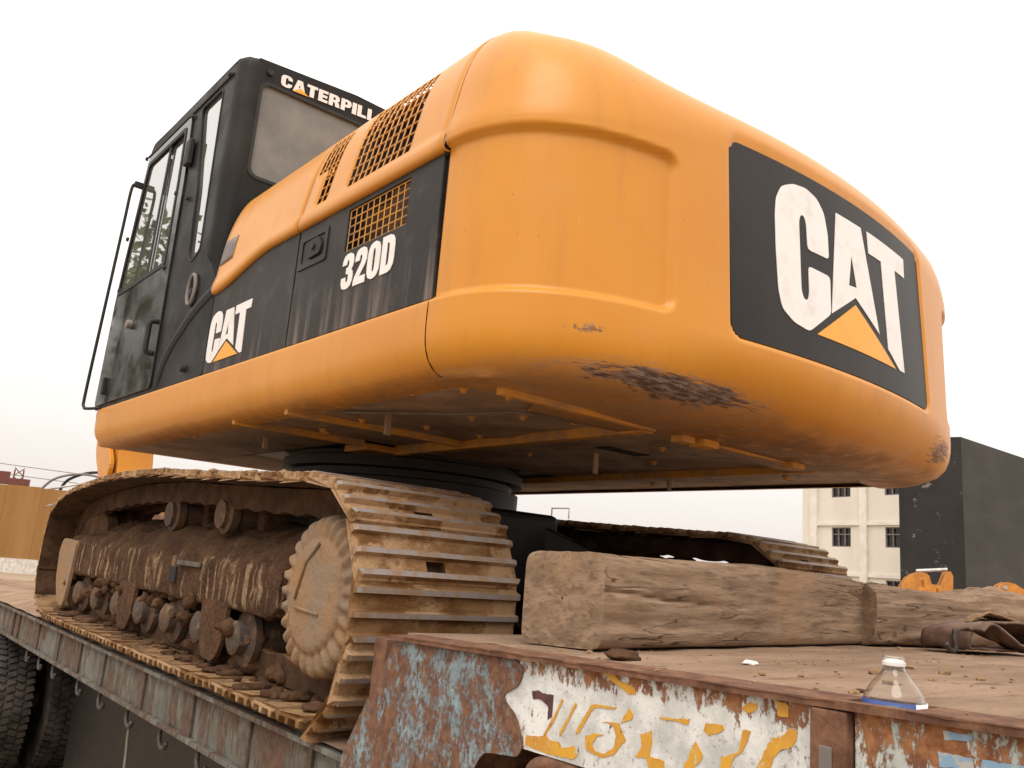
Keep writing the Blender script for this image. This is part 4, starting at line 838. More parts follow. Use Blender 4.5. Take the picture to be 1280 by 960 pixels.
# lettering on the doors
def on_side(poly, hs, nm, mt, par, h=.0025): return MB().plate(poly, hs, lambda u, v, w_: (PXL-.0006-w_, u, v), h).obj(nm, mt, par)
def fit(poly, y0, y1, z0, z1): return [(y0+(y1-y0)*(x+.432)/.890, z0+(z1-z0)*(z-1.314)/.506) for x, z in poly]
bx_ = (-.352, -.805, 1.289, 1.530)
for pl, hs, nm, mt in ((rpoly(LC, .015, 2), [], 'letter', 'decal_white'), (LA, [LAh], 'letter', 'decal_white'), (LT_, [], 'letter', 'decal_white'), (LTR, [], 'triangle', 'decal_yellow')):
    on_side(fit(pl, *bx_), [fit(h_, *bx_) for h_ in hs], nm, mt, door1)
GL = {'I': ([(0, 0), (.38, 0), (.38, 1), (0, 1)], [], .38), 'L': ([(0, 0), (.8, 0), (.8, .24), (.36, .24), (.36, 1), (0, 1)], [], .8), 'T': ([(.26, 0), (.62, 0), (.62, .77), (.88, .77), (.88, 1), (0, 1), (0, .77), (.26, .77)], [], .88),
 'E': ([(0, 0), (.8, 0), (.8, .23), (.36, .23), (.36, .40), (.74, .40), (.74, .61), (.36, .61), (.36, .78), (.8, .78), (.8, 1), (0, 1)], [], .8),
 'P': ([(0, 0), (.36, 0), (.36, .34), (.62, .34), (.82, .42), (.9, .56), (.9, .78), (.82, .92), (.62, 1), (0, 1)], [[(.36, .55), (.36, .79), (.50, .79), (.55, .74), (.55, .60), (.50, .55)]], .9),
 'R': ([(0, 0), (.36, 0), (.36, .36), (.42, .36), (.54, .26), (.58, 0), (.95, 0), (.9, .3), (.76, .46), (.9, .58), (.9, .80), (.82, .92), (.62, 1), (0, 1)], [[(.36, .56), (.36, .79), (.50, .79), (.55, .74), (.55, .61), (.50, .56)]], .95),
 'A': ([(0, 0), (.34, 0), (.385, .17), (.595, .17), (.64, 0), (1, 0), (.70, 1), (.29, 1)], [[(.43, .36), (.55, .36), (.49, .68)]], 1.0),
 'C': ([(.9, .36), (.88, .2), (.76, .06), (.55, 0), (.35, 0), (.14, .06), (.02, .2), (0, .36), (0, .66), (.02, .82), (.14, .95), (.35, 1), (.55, 1), (.76, .95), (.88, .82), (.9, .64), (.55, .64), (.54, .76), (.46, .80), (.38, .76), (.36, .68), (.36, .32), (.38, .24), (.46, .20), (.54, .24), (.55, .36)], [], .9),
 '0': ([(.35, 0), (.55, 0), (.76, .06), (.88, .2), (.9, .36), (.9, .64), (.88, .8), (.76, .94), (.55, 1), (.35, 1), (.14, .94), (.02, .8), (0, .64), (0, .36), (.02, .2), (.14, .06)], [[(.42, .18), (.37, .24), (.36, .34), (.36, .68), (.37, .76), (.42, .82), (.48, .82), (.53, .76), (.54, .68), (.54, .34), (.53, .24), (.48, .18)]], .9),
 'D': ([(0, 0), (.52, 0), (.74, .05), (.87, .18), (.9, .34), (.9, .66), (.87, .82), (.74, .95), (.52, 1), (0, 1)], [[(.36, .2), (.36, .8), (.47, .8), (.53, .74), (.54, .66), (.54, .34), (.53, .26), (.47, .2)]], .9),
 '2': ([(0, 0), (.88, 0), (.88, .21), (.42, .21), (.80, .5), (.88, .62), (.88, .80), (.80, .94), (.6, 1), (.32, 1), (.12, .95), (.02, .82), (0, .66), (.34, .66), (.35, .76), (.41, .81), (.49, .80), (.53, .74), (.52, .65), (.46, .57), (.06, .24), (0, .14)], [], .88),
 '3': ([(.35, 0), (.58, 0), (.78, .06), (.88, .18), (.9, .34), (.85, .45), (.74, .52), (.85, .59), (.88, .72), (.86, .84), (.76, .95), (.57, 1), (.33, 1), (.12, .95), (.02, .82), (0, .69), (.34, .69), (.36, .77), (.43, .82), (.5, .80), (.53, .73), (.52, .65), (.46, .61), (.33, .60), (.33, .43), (.47, .42), (.54, .37), (.55, .27), (.51, .20), (.43, .18), (.36, .22), (.34, .34), (0, .34), (.02, .17), (.12, .05)], [], .9)}
def write(text, place, gap, nm, mt, par, thick):
    tot = sum(GL[c_][2] for c_ in text)+gap*(len(text)-1); u = 0
    for c_ in text:
        o_, h_, w_ = GL[c_]; f_ = lambda p, u=u: ((p[0]+u)/tot, p[1])
        m = MB().plate([f_(p) for p in o_], [[f_(p) for p in hh] for hh in h_], place, thick); m.obj(nm, mt, par); u += w_+gap
sl = .012
write('320D', lambda u, v, w_: (PXL-.0006-w_, -1.580-.338*u-sl*(v-.5)*0, 1.386+.130*v), .10, 'letter', 'decal_white', door2, .0025)

# ---- hood
hp = crom([(-1.335, 1.712), (-1.352, 1.711), (-1.363, 1.718), (-1.367, 1.735), (-1.364, 1.758), (-1.353, 1.785), (-1.344, 1.83), (-1.332, 1.89), (-1.315, 1.97), (-1.288, 2.055), (-1.250, 2.128), (-1.195, 2.180), (-1.11, 2.215), (-.98, 2.24), (-.6, 2.262), (0, 2.27)], 3, False)
def hood_pt(p, y): k = sm(1.9-p.y, 0, .16); return (p.x, y, p.y+(tz(y)-1.722)*k)
def hood_piece(y0, y1, opens, slots, nm):
    ylist = sorted(set([y0+(y1-y0)*i/24 for i in range(25)]+[v for o_ in opens for v in o_[:2]]+[v for o_ in slots for v in o_[:2]]))
    zi = lambda z: min(range(len(hp)), key=lambda j: abs(hp[j].y-z)+(10 if hp[j].x < -1.36 else 0))
    def skip(i, j):
        ya, yb = ylist[i], ylist[i+1]; yc = (ya+yb)/2
        for a_, b_, z0, z1 in opens:
            if min(a_, b_) < yc < max(a_, b_) and zi(z0) <= j < zi(z1): return True
        for a_, b_, x0, x1 in slots:
            xc = (hp[j].x+hp[j+1].x)/2
            if min(a_, b_) < yc < max(a_, b_) and hp[j].y > 2.2 and x0 < xc < x1: return True
        return False
    m = MB(); m.grid([[hood_pt(p, y) for p in hp] for y in ylist], skip=skip)
    m.grid([[(-x, y, z) for x, y, z in (hood_pt(p, yy) for p in reversed(hp))] for yy in ylist])
    o = m.obj(nm, 'yellow_paint', ex, True, 45); sdm = o.modifiers.new('solid', 'SOLIDIFY'); sdm.thickness = .005; sdm.offset = -1; return o
h1 = hood_piece(-.335, -1.186, [], [], 'hood')
SL = [(-1.93, -1.58, -1.10, -1.03), (-1.93, -1.70, -.98, -.90), (-1.93, -1.80, -.80, -.60)]
h2 = hood_piece(-1.194, -2.160, [(-1.385, -1.300, 1.79, 1.93), (-1.385, -1.215, 1.93, 2.20), (-1.945, -1.535, 1.79, 2.20)], SL, 'hood')
def hoodcurve(z0, z1, n_):
    seg, _ = resample([p for p in hp if z0-.02 <= p.y <= z1+.02 and p.x > -1.36], n_); return seg
def hgrille(y0, y1, z0, z1, ny, nzz):
    seg = hoodcurve(z0, z1, nzz+1); m = MB()
    for k in range(ny+1): y = y0+(y1-y0)*k/ny; m.tube([(p.x+.004, y, p.y) for p in seg], .0032, 5)
    for p in seg: m.tube([(p.x+.004, y0, p.y), (p.x+.004, y1, p.y)], .0032, 5)
    m.obj('grille', 'yellow_paint', h2)
hgrille(-1.385, -1.300, 1.79, 1.93, 2, 4); hgrille(-1.385, -1.215, 1.93, 2.195, 5, 8); hgrille(-1.945, -1.535, 1.79, 2.195, 10, 12)
cp = [(p.x+.012, p.y-.012) for p in hp]; cp = [(-1.33, 1.26)]+cp[2:]+[(-x, z) for x, z in reversed(cp[2:-1])]+[(1.33, 1.26)]
MB().plate(cp, [], rear(-2.157), .006).obj('bulkhead', 'black_panel', ex)
# engine bay seen through the mesh
MB().box(-1.20, -.4, -1.5, -.4, 1.3, 2.12).obj('engine', 'dark_inside', ex)
MB().box(-1.15, -.2, -2.1, -1.52, 1.3, 1.86).obj('cooler', 'radiator_brown', ex); MB().box(-1.16, -1.12, -1.92, -1.56, 1.87, 1.98).obj('cooler_pipe', 'steel_light', ex, bevel=.01)
MB().plate([(x, z) for x, z in [(-1.32, 1.25), (1.32, 1.25), (1.32, 1.95), (1.2, 2.15), (0, 2.24), (-1.2, 2.15), (-1.31, 1.95)]], [], rear(-.345), .008).obj('firewall', 'black_cab', ex)
hs_ = [p for p in hp if 1.80 < p.y < 1.90 and p.x > -1.36]
m = MB(); m.grid([[(q[0]-.003, q[1], q[2]) for q in (hood_pt(p, y) for y in (-.345, -.42, -.49))] for p in hs_]); o = m.obj('vent_sticker', 'pipe_grey', h1, True); o.modifiers.new('s', 'SOLIDIFY').thickness = .002

# ---- cab
cab = thing('cab', '', ''); del cab['label'], cab['category']; cab.parent = ex
CX = -1.346; CR = -.36; CZ = 2.925
outl = rpoly([(-.118, 2.935), (-.118, 1.88), (-.225, 1.80), (-.325, 1.70), (-.330, 1.246), (1.485, 1.246), (1.445, 1.90), (1.280, 2.89), (1.22, 2.955)], .03)
quarter = rpoly([(.335, 2.845), (.035, 2.845), (-.012, 1.93), (.10, 1.895), (.150, 1.94), (.195, 2.32)], .035)
doorhole = rpoly([(.40, 1.28), (1.44, 1.28), (1.405, 1.93), (1.235, 2.845), (.475, 2.845), (.425, 2.45)], .03)
MB().plate(outl, [quarter, doorhole], side(CX), .045).obj('side_wall', 'black_cab', cab, bevel=.006)
door = MB().plate(rpoly([(.392, 1.268), (1.452, 1.268), (1.418, 1.93), (1.243, 2.853), (.468, 2.853), (.418, 2.45)], .03), [rpoly([(.505, 1.972), (1.385, 1.972), (1.345, 2.2), (1.195, 2.80), (.535, 2.80), (.51, 2.45)], .03)], side(CX-.012), .030).obj('door', 'black_gloss', cab, bevel=.006)
MB().plate(rpoly([(.495, 1.962), (1.395, 1.962), (1.355, 2.2), (1.205, 2.81), (.525, 2.81), (.50, 2.45)], .03), [rpoly([(.520, 1.987), (1.370, 1.987), (1.330, 2.2), (1.183, 2.785), (.548, 2.785), (.525, 2.45)], .03)], side(CX-.016), .006).obj('window_seal', 'black_rubber', door)
MB().plate(rpoly([(.515, 1.98), (.835, 1.98), (.805, 2.79), (.545, 2.79)], .02), [], side(CX+.006), .005).obj('window_pane', 'cab_glass', door)
MB().plate(rpoly([(.815, 1.98), (1.375, 1.98), (1.335, 2.2), (1.19, 2.79), (.79, 2.79)], .02), [], side(CX-.004), .005).obj('window_pane', 'cab_glass', door)
MB().plate([(.818, 1.975), (.846, 1.975), (.816, 2.795), (.788, 2.795)], [], side(CX-.010), .010).obj('window_bar', 'black_rubber', door)
MB().plate(quarter, [], side(CX+.012), .005).obj('window_pane', 'cab_glass', cab)
MB().plate(rpoly([(.342, 2.855), (.026, 2.855), (-.022, 1.925), (.098, 1.885), (.158, 1.935), (.203, 2.32)], .035), [quarter], side(CX-.004), .004).obj('window_seal', 'black_rubber', cab)
# curved molding on the lower cab
sw = crom([(-.33, 1.655), (-.20, 1.625), (-.08, 1.585), (.06, 1.52), (.17, 1.455), (.25, 1.38), (.30, 1.30), (.32, 1.25)], 5, False)
m = MB(); m.grid([[(CX-.003, p.x, p.y+.032) , (CX-.013, p.x, p.y+.022), (CX-.015, p.x-.004, p.y), (CX-.003, p.x-.010, p.y-.02)] for p in sw]); m.obj('molding', 'black_rubber', cab, True)
m = MB(); m.tube([(CX-.012, -.025+.050*math.cos(i*.2618), 1.715+.078*math.sin(i*.2618)) for i in range(24)], .010, 8, closed=True); m.obj('hold_open_ring', 'pipe_grey', cab, True)
MB().lathe([(0, -.018), (.02, -.018), (.024, 0)], 'X', (CX-.002, -.03, 1.70), 14).obj('latch_pin', 'black_rubber', cab, True, 40)
MB().lathe([(0, -.022), (.016, -.022), (.020, 0)], 'X', (CX-.002, -.085, 1.308), 14).obj('knob', 'black_rubber', cab, True, 40)
# door furniture
MB().tube(crom([(CX-.010, .452, 1.635), (CX-.045, .452, 1.625), (CX-.048, .452, 1.55), (CX-.045, .452, 1.47), (CX-.010, .452, 1.46)], 4, False), .014, 8).obj('handle', 'black_rubber', door, True)
MB().lathe([(0, -.030), (.022, -.030), (.026, -.02), (.026, 0)], 'X', (CX-.010, .953, 1.705), 18).obj('lock', 'pipe_grey', door, True, 40)
MB().box(CX-.03, CX-.011, 1.268, 1.295, 1.325, 1.43).obj('grip', 'black_rubber', door, bevel=.004)
MB().box(CX-.035, CX-.006, .345, .415, 2.515, 2.665).obj('hinge', 'black_rubber', cab, bevel=.006)
for y, z in ((.46, 2.845), (.52, 2.395), (.30, 2.30), (1.40, 2.35), (.497, 1.950), (1.37, 2.0), (1.29, 2.87), (-.06, 2.885)): MB().lathe([(0, -.014), (.012, -.014), (.015, 0)], 'X', (CX-.006, y, z), 10).obj('bolt', 'black_rubber', cab, True, 40)
MB().box(CX-.010, CX-.003, -.10, 1.28, 2.872, 2.884).obj('drip_rail', 'black_rubber', cab)
# rear wall, pillar, roof and the far walls
YB = -.20
rw = rrect(-1.238, 2.318, -.43, 2.842, .05); rw2 = rrect(-1.246, 2.310, -.422, 2.850, .055)
MB().plate([(-1.265, 1.30), (CR, 1.30), (CR, 2.995), (-.7, 3.005), (-1.265, 2.965)], [rw], rear(YB), .04).obj('rear_wall', 'black_cab', cab, bevel=.004)
MB().plate(rw, [], rear(YB+.012), .006).obj('window_pane', 'rear_glass', cab); MB().plate(rw2, [rrect(-1.228, 2.328, -.44, 2.832, .045)], rear(YB-.004), .004).obj('window_seal', 'black_rubber', cab)
m = MB(); prof = [(CX+.081*(1-math.cos(R(a_))), YB+.082*(1-math.sin(R(a_)))) for a_ in range(0, 91, 9)]
m.grid([[(x, y, z) for x, y in prof] for z in (1.30, 1.6, 1.9, 2.4, 2.895, 2.93)]+[[(x+dd, y+dd, z) for x, y in prof] for dd, z in ((.004, 2.945), (.014, 2.963), (.035, 2.98), (.08, 2.99))]); m.obj('rear_pillar', 'black_cab', cab, True)
rows = []
for i in range(21):
    y = YB+.004+1.43*i/20; row = []
    for j in range(21):
        x = CX+.004+(CR-CX-.008)*j/20; xa = max(0, 1-(x-CX)/.09); ya = max(0, 1-(y-YB)/.09); ed = max(0, 1-math.hypot(xa, ya)); ed = min(ed, max(0, (CR-x)/.1), max(0, (1.23-y)/.1), 1); ed = max(0, ed)
        if xa > 0 and ya > 0 and xa*xa+ya*ya > 1: hy = math.hypot(xa, ya); x = CX+.09*(1-xa/hy)+.004; yq = YB+.09*(1-ya/hy)+.004
        else: yq = y
        row.append((x, yq, 2.940+.055*math.sqrt(1-(1-ed)**2)*1.0+.02*math.sin(math.pi*j/20)*sm(ed, 0, 1)))
    rows.append(row)
m = MB(); m.grid(rows); o = m.obj('roof', 'black_cab', cab, True); o.modifiers.new('s', 'SOLIDIFY').thickness = .02
MB().plate([(YB+.042, 1.25), (1.44, 1.25), (1.40, 1.90), (1.24, 2.93), (YB+.042, 2.93)], [rpoly([(.0, 2.0), (1.30, 2.0), (1.15, 2.78), (.0, 2.78)], .04)], side(CR-.04), .04).obj('far_wall', 'black_cab', cab)
MB().plate(rpoly([(.0, 2.0), (1.30, 2.0), (1.15, 2.78), (.0, 2.78)], .04), [], side(CR-.02), .005).obj('window_pane', 'cab_glass', cab)
fm = lambda u, v, w_: (u, 1.455-.055*(v-1.25)/.65*(v < 1.9)-(.055+.185*(v-1.9)/.95)*(v >= 1.9)+w_, v)
MB().plate([(CX+.046, 1.25), (CR-.042, 1.25), (CR-.042, 1.9), (CR-.042, 2.88), (CX+.046, 2.88), (CX+.046, 1.9)], [[(CX+.10, 1.95), (CR-.09, 1.95), (CR-.09, 2.80), (CX+.10, 2.80)]], fm, -.03).obj('front_frame', 'black_cab', cab)
MB().plate([(CX+.10, 1.95), (CR-.09, 1.95), (CR-.09, 2.80), (CX+.10, 2.80)], [], lambda u, v, w_: fm(u, v, w_-.016), .004).obj('window_pane', 'cab_glass', cab)
MB().box(CX+.046, CR-.042, YB+.042, 1.38, 1.26, 1.29).obj('floor', 'black_rubber', cab)
st = MB(); st.box(-1.10, -.62, .20, .72, 1.62, 1.78); st.obj('seat_cushion', 'seat_fabric', cab, bevel=.05, seg=3); st = MB(); st.box(-1.08, -.64, .12, .25, 1.72, 2.36, 0, Matrix.Rotation(R(0), 4, 'X')); st.obj('seat_back', 'seat_fabric', cab, bevel=.05, seg=3)
MB().box(-.98, -.74, .11, .20, 2.38, 2.56).obj('headrest', 'seat_fabric', cab, bevel=.04, seg=3); MB().box(-1.05, -.67, .2, .7, 1.29, 1.62).obj('seat_base', 'black_rubber', cab)
# handrail
MB().tube(crom([(-1.365, 1.262, 2.675), (-1.40, 1.262, 2.668), (-1.42, 1.266, 2.63), (-1.42, 1.30, 2.40), (-1.42, 1.38, 1.85), (-1.42, 1.450, 1.34), (-1.42, 1.43, 1.255), (-1.415, 1.34, 1.235), (-1.36, 1.29, 1.245)], 6, False), .0092, 10).obj('handrail', 'black_rubber', cab, True)
MB().box(-1.41, -1.345, 1.250, 1.275, 2.65, 2.69).obj('rail_mount', 'black_rubber', cab, bevel=.006)
# company name along the cab top
ct_ = bpy.data.objects.new('name_strip', None); col.objects.link(ct_); ct_.parent = cab
name_place = lambda u, v, w_: (-1.140+.72*u, YB-.0025-w_, 2.861+.068*v+.036*u)
col.objects.unlink(ct_); bpy.data.objects.remove(ct_)
write('CATERPILLAR', name_place, .10, 'letter', 'decal_white', cab, .002)
MB().plate([(.094, -.06), (.155, .34), (.222, -.06)], [], lambda u, v, w_: (-1.140+.72*u, YB-.0046-w_, 2.861+.068*v+.036*u), .001).obj('triangle', 'decal_yellow', cab)
MB().lathe([(0, -.014), (.016, -.014), (.018, 0)], 'Y', (-1.203, YB-.002, 2.902), 12).obj('bolt', 'black_rubber', cab, True, 40)

# ---- crawlers
TP = [(-1.80, 0), (-1.2, 0), (-.4, 0), (.5, 0), (1.3, 0), (1.70, .02), (1.86, .09), (1.94, .22), (1.95, .40), (1.915, .57), (1.80, .675), (1.60, .742), (1.2, .79), (.63, .825), (0, .828), (-.6, .80), (-1.07, .778), (-1.41, .765), (-1.70, .748), (-1.865, .69), (-1.962, .577), (-2.013, .44), (-2.012, .28), (-1.97, .13), (-1.90, .045)]
path, PLEN = resample(crom(TP, 10), 48*6, True)
NSH = 48
# one shoe: x across, y along the run, z outwards (0 = tip of the bars)
def shoe_mesh(pocket):
    m = MB(); b0, b1 = -.019, -.034; pit = PLEN/NSH
    ya, yb = -pit*.5-.006, pit*.5+.004
    gr_ = [(-.078, .0135), (-.012, .0125), (.056, .0135)]      # bar centre, half width at foot
    prof = [(ya, b0-.004, 0), (ya+.006, b0, 0)]
    for c_, hw in gr_: prof += [(c_-hw, b0, 0), (c_-hw*.70, -.001, 0), (c_+hw*.55, 0, 1), (c_+hw, b0, 0)]
    prof += [(yb-.012, b0-.002, 0), (yb, b0-.010, 0)]
    xs = [-.30, -.285, -.10, -.06, .02, .06, .285, .30]
    def cut(x, y, z):      # shoe corners cut off
        if abs(x) > .29: return (x*(.955 if (y < ya+.02 or y > yb-.02) else 1), y, z-.004)
        return (x, y, z)
    rows = [[cut(x, y, z) for x in xs] for y, z, _ in prof]
    for i in range(len(prof)-1):
        tip = 1 if (prof[i+1][2] == 1) else 0
        for j in range(len(xs)-1):
            q = [rows[i][j], rows[i][j+1], rows[i+1][j+1], rows[i+1][j]]
            if pocket and j in (3,) and i in (5,):      # mud slot between bars
                c4 = [tuple(Vector(p)*.86+Vector((0, (prof[i][0]+prof[i+1][0])/2, b0))*.0+Vector(((xs[j]+xs[j+1])/2, (prof[i][0]+prof[i+1][0])/2, b0))*.14) for p in q]; lo = [(p[0], p[1], b0-.035) for p in c4]
                for k in range(4): m.add([q[k], q[(k+1) % 4], c4[(k+1) % 4], c4[k]], [(0, 1, 2, 3)]); m.add([c4[k], c4[(k+1) % 4], lo[(k+1) % 4], lo[k]], [(0, 1, 2, 3)], 2)
                m.add(lo, [(0, 1, 2, 3)], 2); continue
            m.add(q, [(0, 1, 2, 3)], tip)
    # underside and ends
    for j in range(len(xs)-1):
        if j == 3: continue
        m.add([(xs[j], ya, b1), (xs[j], yb, b1-.008), (xs[j+1], yb, b1-.008), (xs[j+1], ya, b1)], [(0, 1, 2, 3)], 2)
        m.add([rows[0][j], rows[0][j+1], (xs[j+1], ya, b1), (xs[j], ya, b1)], [(0, 1, 2, 3)]); m.add([rows[-1][j], rows[-1][j+1], (xs[j+1], yb, b1-.008), (xs[j], yb, b1-.008)], [(0, 1, 2, 3)])
    for e_ in (0, len(xs)-1):
        ring = [r_[e_] for r_ in rows]+[(xs[e_], yb, b1-.008), (xs[e_], ya, b1)]; m.add(ring, [tuple(range(len(ring)))])
    me = m.mesh('track_shoe', False)
    bm = bmesh.new(); bm.from_mesh(me); bmesh.ops.remove_doubles(bm, verts=bm.verts, dist=.0004); bmesh.ops.recalc_face_normals(bm, faces=bm.faces); bm.to_mesh(me); bm.free()
    for k in ('track_steel', 'grouser_tip', 'shoe_under'): me.materials.append(M[k])
    return me
shoes = [shoe_mesh(True), shoe_mesh(False)]
def pathframe(k):
    p = path[k % len(path)]; t = (path[(k+1) % len(path)]-path[(k-1) % len(path)]).normalized(); return p, t, Vector((t.y, -t.x))
for s in (-1, 1):
    xc = s*1.1
    ck = bpy.data.objects.new('crawler_track', None); col.objects.link(ck); ck.parent = ex
    chain = MB()
    for k in range(NSH):
        p, t, o_ = pathframe(k*6+3)
        o = bpy.data.objects.new('track_shoe', shoes[0 if k % 5 in (1, 3, 4) else 1]); col.objects.link(o); o.parent = ck
        jit = .010*(random.random()-.5)
        T = Matrix(((1, 0, 0, xc), (0, -t.x, o_.x, p.x), (0, -t.y, o_.y, p.y), (0, 0, 0, 1)))
        o.matrix_local = T @ Matrix.Rotation(R(random.uniform(-1.5, 1.5)), 4, 'X') @ Matrix.Translation((0, jit*.3, 0))
        chain.tube([T @ Vector((-.10, -.095, -.095)), T @ Vector((.10, -.095, -.095))], .024, 8)
    for lx in (-.13, .085):
        rows = []
        for k in range(len(path)):
            p, t, o_ = pathframe(k); d1 = .140+.006*math.cos(k*2*math.pi/6)
            rows.append([(xc+lx+dx, p.x-o_.x*dd, p.y-o_.y*dd) for dx, dd in ((0, .046), (0, d1), (.045, d1), (.045, .046))])
        chain.grid(rows, closed_u=True, closed_v=True)
    chain.obj('track_chain', 'shoe_under', ck)
    # track frame, heaped with dried mud
    X = lambda x: s*x
    fp = crom([(.86, .30), (.86, .50), (.90, .585), (.98, .615), (1.06, .605), (1.15, .572), (1.24, .515), (1.295, .455), (1.312, .43), (1.315, .36), (1.312, .285), (1.285, .268), (1.15, .262), (.98, .262)], 5, False)
    rows = []
    for i in range(140):
        y = -1.36+3.06*i/139; row = []; endk = min(1, (1.70-y)/.25, (y+1.36)/.05)
        for p in fp:
            a_ = (.022*fbm(p.x, y, p.y, 7, 5)+.020*nz(p.x, y, p.y, 3)+.012*abs(nz(p.x, y, p.y, 16))) if p.y > .44 else .012*fbm(p.x, y, p.y, 9, 4)
            hmp = (.02*sm(abs(y-.2), .3, 1.4)) if p.y > .5 else 0
            zt_ = .35+(p.y-.35)*(.62+.38*endk)+(.05*sm(p.y, .5, .6)*sm(y, -1.2, -.9) if s > 0 else 0)
            row.append((X(p.x+a_*.7), y, zt_+a_-hmp+.03*sm(y, -.9, -1.3)*(p.y > .5)))
        rows.append(row)
    m = MB(); m.grid(rows, closed_v=True)
    for rw_ in (rows[0], rows[-1]): m.add(rw_, [tuple(range(len(rw_)))])
    fo = m.obj('track_frame', 'mud_frame', ex, True)
    MB().plate(rpoly([(1.38, .46), (1.70, .47), (1.76, .40), (1.72, .22), (1.60, .09), (1.46, .075), (1.42, .2)], .04), [], side(X(1.33)), -.02*s).obj('idler_guard', 'final_drive_mud', fo, bevel=.006)
    MB().box(min(X(1.317), X(1.330)), max(X(1.317), X(1.330)), -.62, -.35, .405, .425).obj('guard_strip', 'roller_steel', fo, bevel=.003)
    MB().box(min(X(1.305), X(1.325)), max(X(1.305), X(1.325)), -.34, -.26, .33, .395).obj('slot', 'dark_inside', fo)
    # rollers
    for k, y in enumerate([1.28, .90, .52, .14, -.24, -.62, -1.00]):
        m = MB(); m.lathe([(.03, .84), (.062, .85), (.062, .93), (.102, .94), (.102, .965), (.085, .98), (.085, 1.22), (.102, 1.235), (.102, 1.26), (.062, 1.27), (.062, 1.305), (.045, 1.315), (.0, 1.317)], 'X', (0, y, .172), 22)
        m.v = [(X(v[0]), v[1], v[2]) for v in m.v]; m.obj('track_roller', 'roller_muddy', fo, True, 40)
    for y in (.33, -.80):
        q = MB(); q.plate(rpoly([(y-.13, .29), (y+.13, .29), (y+.115, .14), (y+.06, .07), (y-.06, .07), (y-.115, .14)], .03), [], side(X(1.315)), -.018*s); q.obj('roller_guard', 'mud_dark', fo, bevel=.004)
    for y in (.10, -.55):
        m = MB(); m.lathe([(.0, .86), (.055, .86), (.055, .95), (.080, .96), (.080, 1.00), (.068, 1.01), (.068, 1.18), (.082, 1.19), (.082, 1.225), (.06, 1.232), (.06, 1.25), (.0, 1.252)], 'X', (0, y, .630), 22)
        m.v = [(X(v[0]), v[1], v[2]) for v in m.v]; m.obj('carrier_roller', 'roller_muddy', fo, True, 40)
        q = MB(); q.box(min(X(1.02), X(1.12)), max(X(1.02), X(1.12)), y-.16, y-.09, .55, .72); q.obj('roller_bracket', 'mud_dark', fo, bevel=.01)
    m = MB(); m.lathe([(.10, .98), (.29, .98), (.32, 1.0), (.32, 1.06), (.29, 1.08), (.29, 1.12), (.32, 1.14), (.32, 1.2), (.29, 1.22), (.12, 1.24), (.10, 1.3), (0, 1.302)], 'X', (0, 1.56, .385), 40); m.v = [(X(v[0]), v[1], v[2]) for v in m.v]; m.obj('idler_wheel', 'mud_dark', fo, True, 40)
    # sprocket and final drive cover with its ring of muddy bolt lugs
    YC, ZC = -1.635, .372
    sp = MB(); n_ = 22; tpts = []
    for i in range(n_):
        a_ = 2*math.pi*i/n_
        for da, rr in ((-.35, .272), (-.18, .315), (.18, .315), (.35, .272)): tpts.append((YC+rr*math.cos(a_+da*2*math.pi/n_), ZC+rr*math.sin(a_+da*2*math.pi/n_)))
    sp.plate(tpts, [], side(X(1.10)), .05*s); sp.obj('sprocket', 'shoe_under', fo)
    rows = []; pr = [(0, 1.345), (.012, 1.345), (.03, 1.345), (.048, 1.344), (.066, 1.344), (.084, 1.343), (.102, 1.343), (.12, 1.342), (.136, 1.341), (.152, 1.340), (.165, 1.338), (.176, 1.330), (.180, 1.322), (.19, 1.320), (.20, 1.320), (.215, 1.318), (.228, 1.312), (.238, 1.300), (.243, 1.28), (.245, 1.25), (.245, 1.10)]
    for r_, x in pr:
        row = []
        for q in range(168):
            a_ = 2*math.pi*q/168; lug = .5+.5*math.cos(a_*27); lug = sm(lug, .2, .75)
            amp = sm(r_, .17, .19)*(1-sm(r_, .246, .25)); ny = .5+.5*nz(math.cos(a_)*2, math.sin(a_)*2, 5+s)
            ex_ = .015*lug*amp*(.55+.75*ny) if x > 1.26 else 0; er = .011*lug*amp*(r_ > .2)*(.6+.6*ny)
            rr = r_+er+.004*nz(math.cos(a_)*3, math.sin(a_)*3, r_*9)
            row.append((X(x+ex_*.9+.0035*fbm(math.cos(a_)*r_, math.sin(a_)*r_, 3, 12)+.0015*nz(math.cos(a_)*r_, math.sin(a_)*r_, 7, 34)), YC+rr*math.cos(a_), ZC+rr*math.sin(a_)))
        rows.append(row)
    m = MB(); m.grid(rows, closed_v=True); m.obj('final_drive', 'final_drive_mud', fo, True)
    MB().tube([(X(1.346), YC-.07, ZC-.055), (X(1.348), YC+.09, ZC-.045)], .006, 6).obj('cover_rib', 'final_drive_mud', fo, True)
    MB().tube([(X(1.344), YC+.10, ZC-.02), (X(1.347), YC+.05, ZC+.10), (X(1.346), YC-.02, ZC+.16)], .006, 6).obj('cover_rib', 'final_drive_mud', fo, True)
    # loose mud: clods on the lower run, crust along the upper outer edge
    bm = bmesh.new(); rnd = random.Random(5+s)
    def clod(c_, sz, fl, sub=2):
        r_ = bmesh.ops.create_icosphere(bm, subdivisions=sub, radius=1); off = Vector((rnd.random()*50, 0, 0))
        sc = Vector((rnd.uniform(.8, 1.5), rnd.uniform(.8, 1.5), fl))*sz
        for v in r_['verts']:
            k = 1+.55*mnoise.fractal(v.co*1.3+off, .9, 2, 3); v.co = Vector((v.co.x*sc.x*k, v.co.y*sc.y*k, v.co.z*sc.z*k))+Vector(c_)
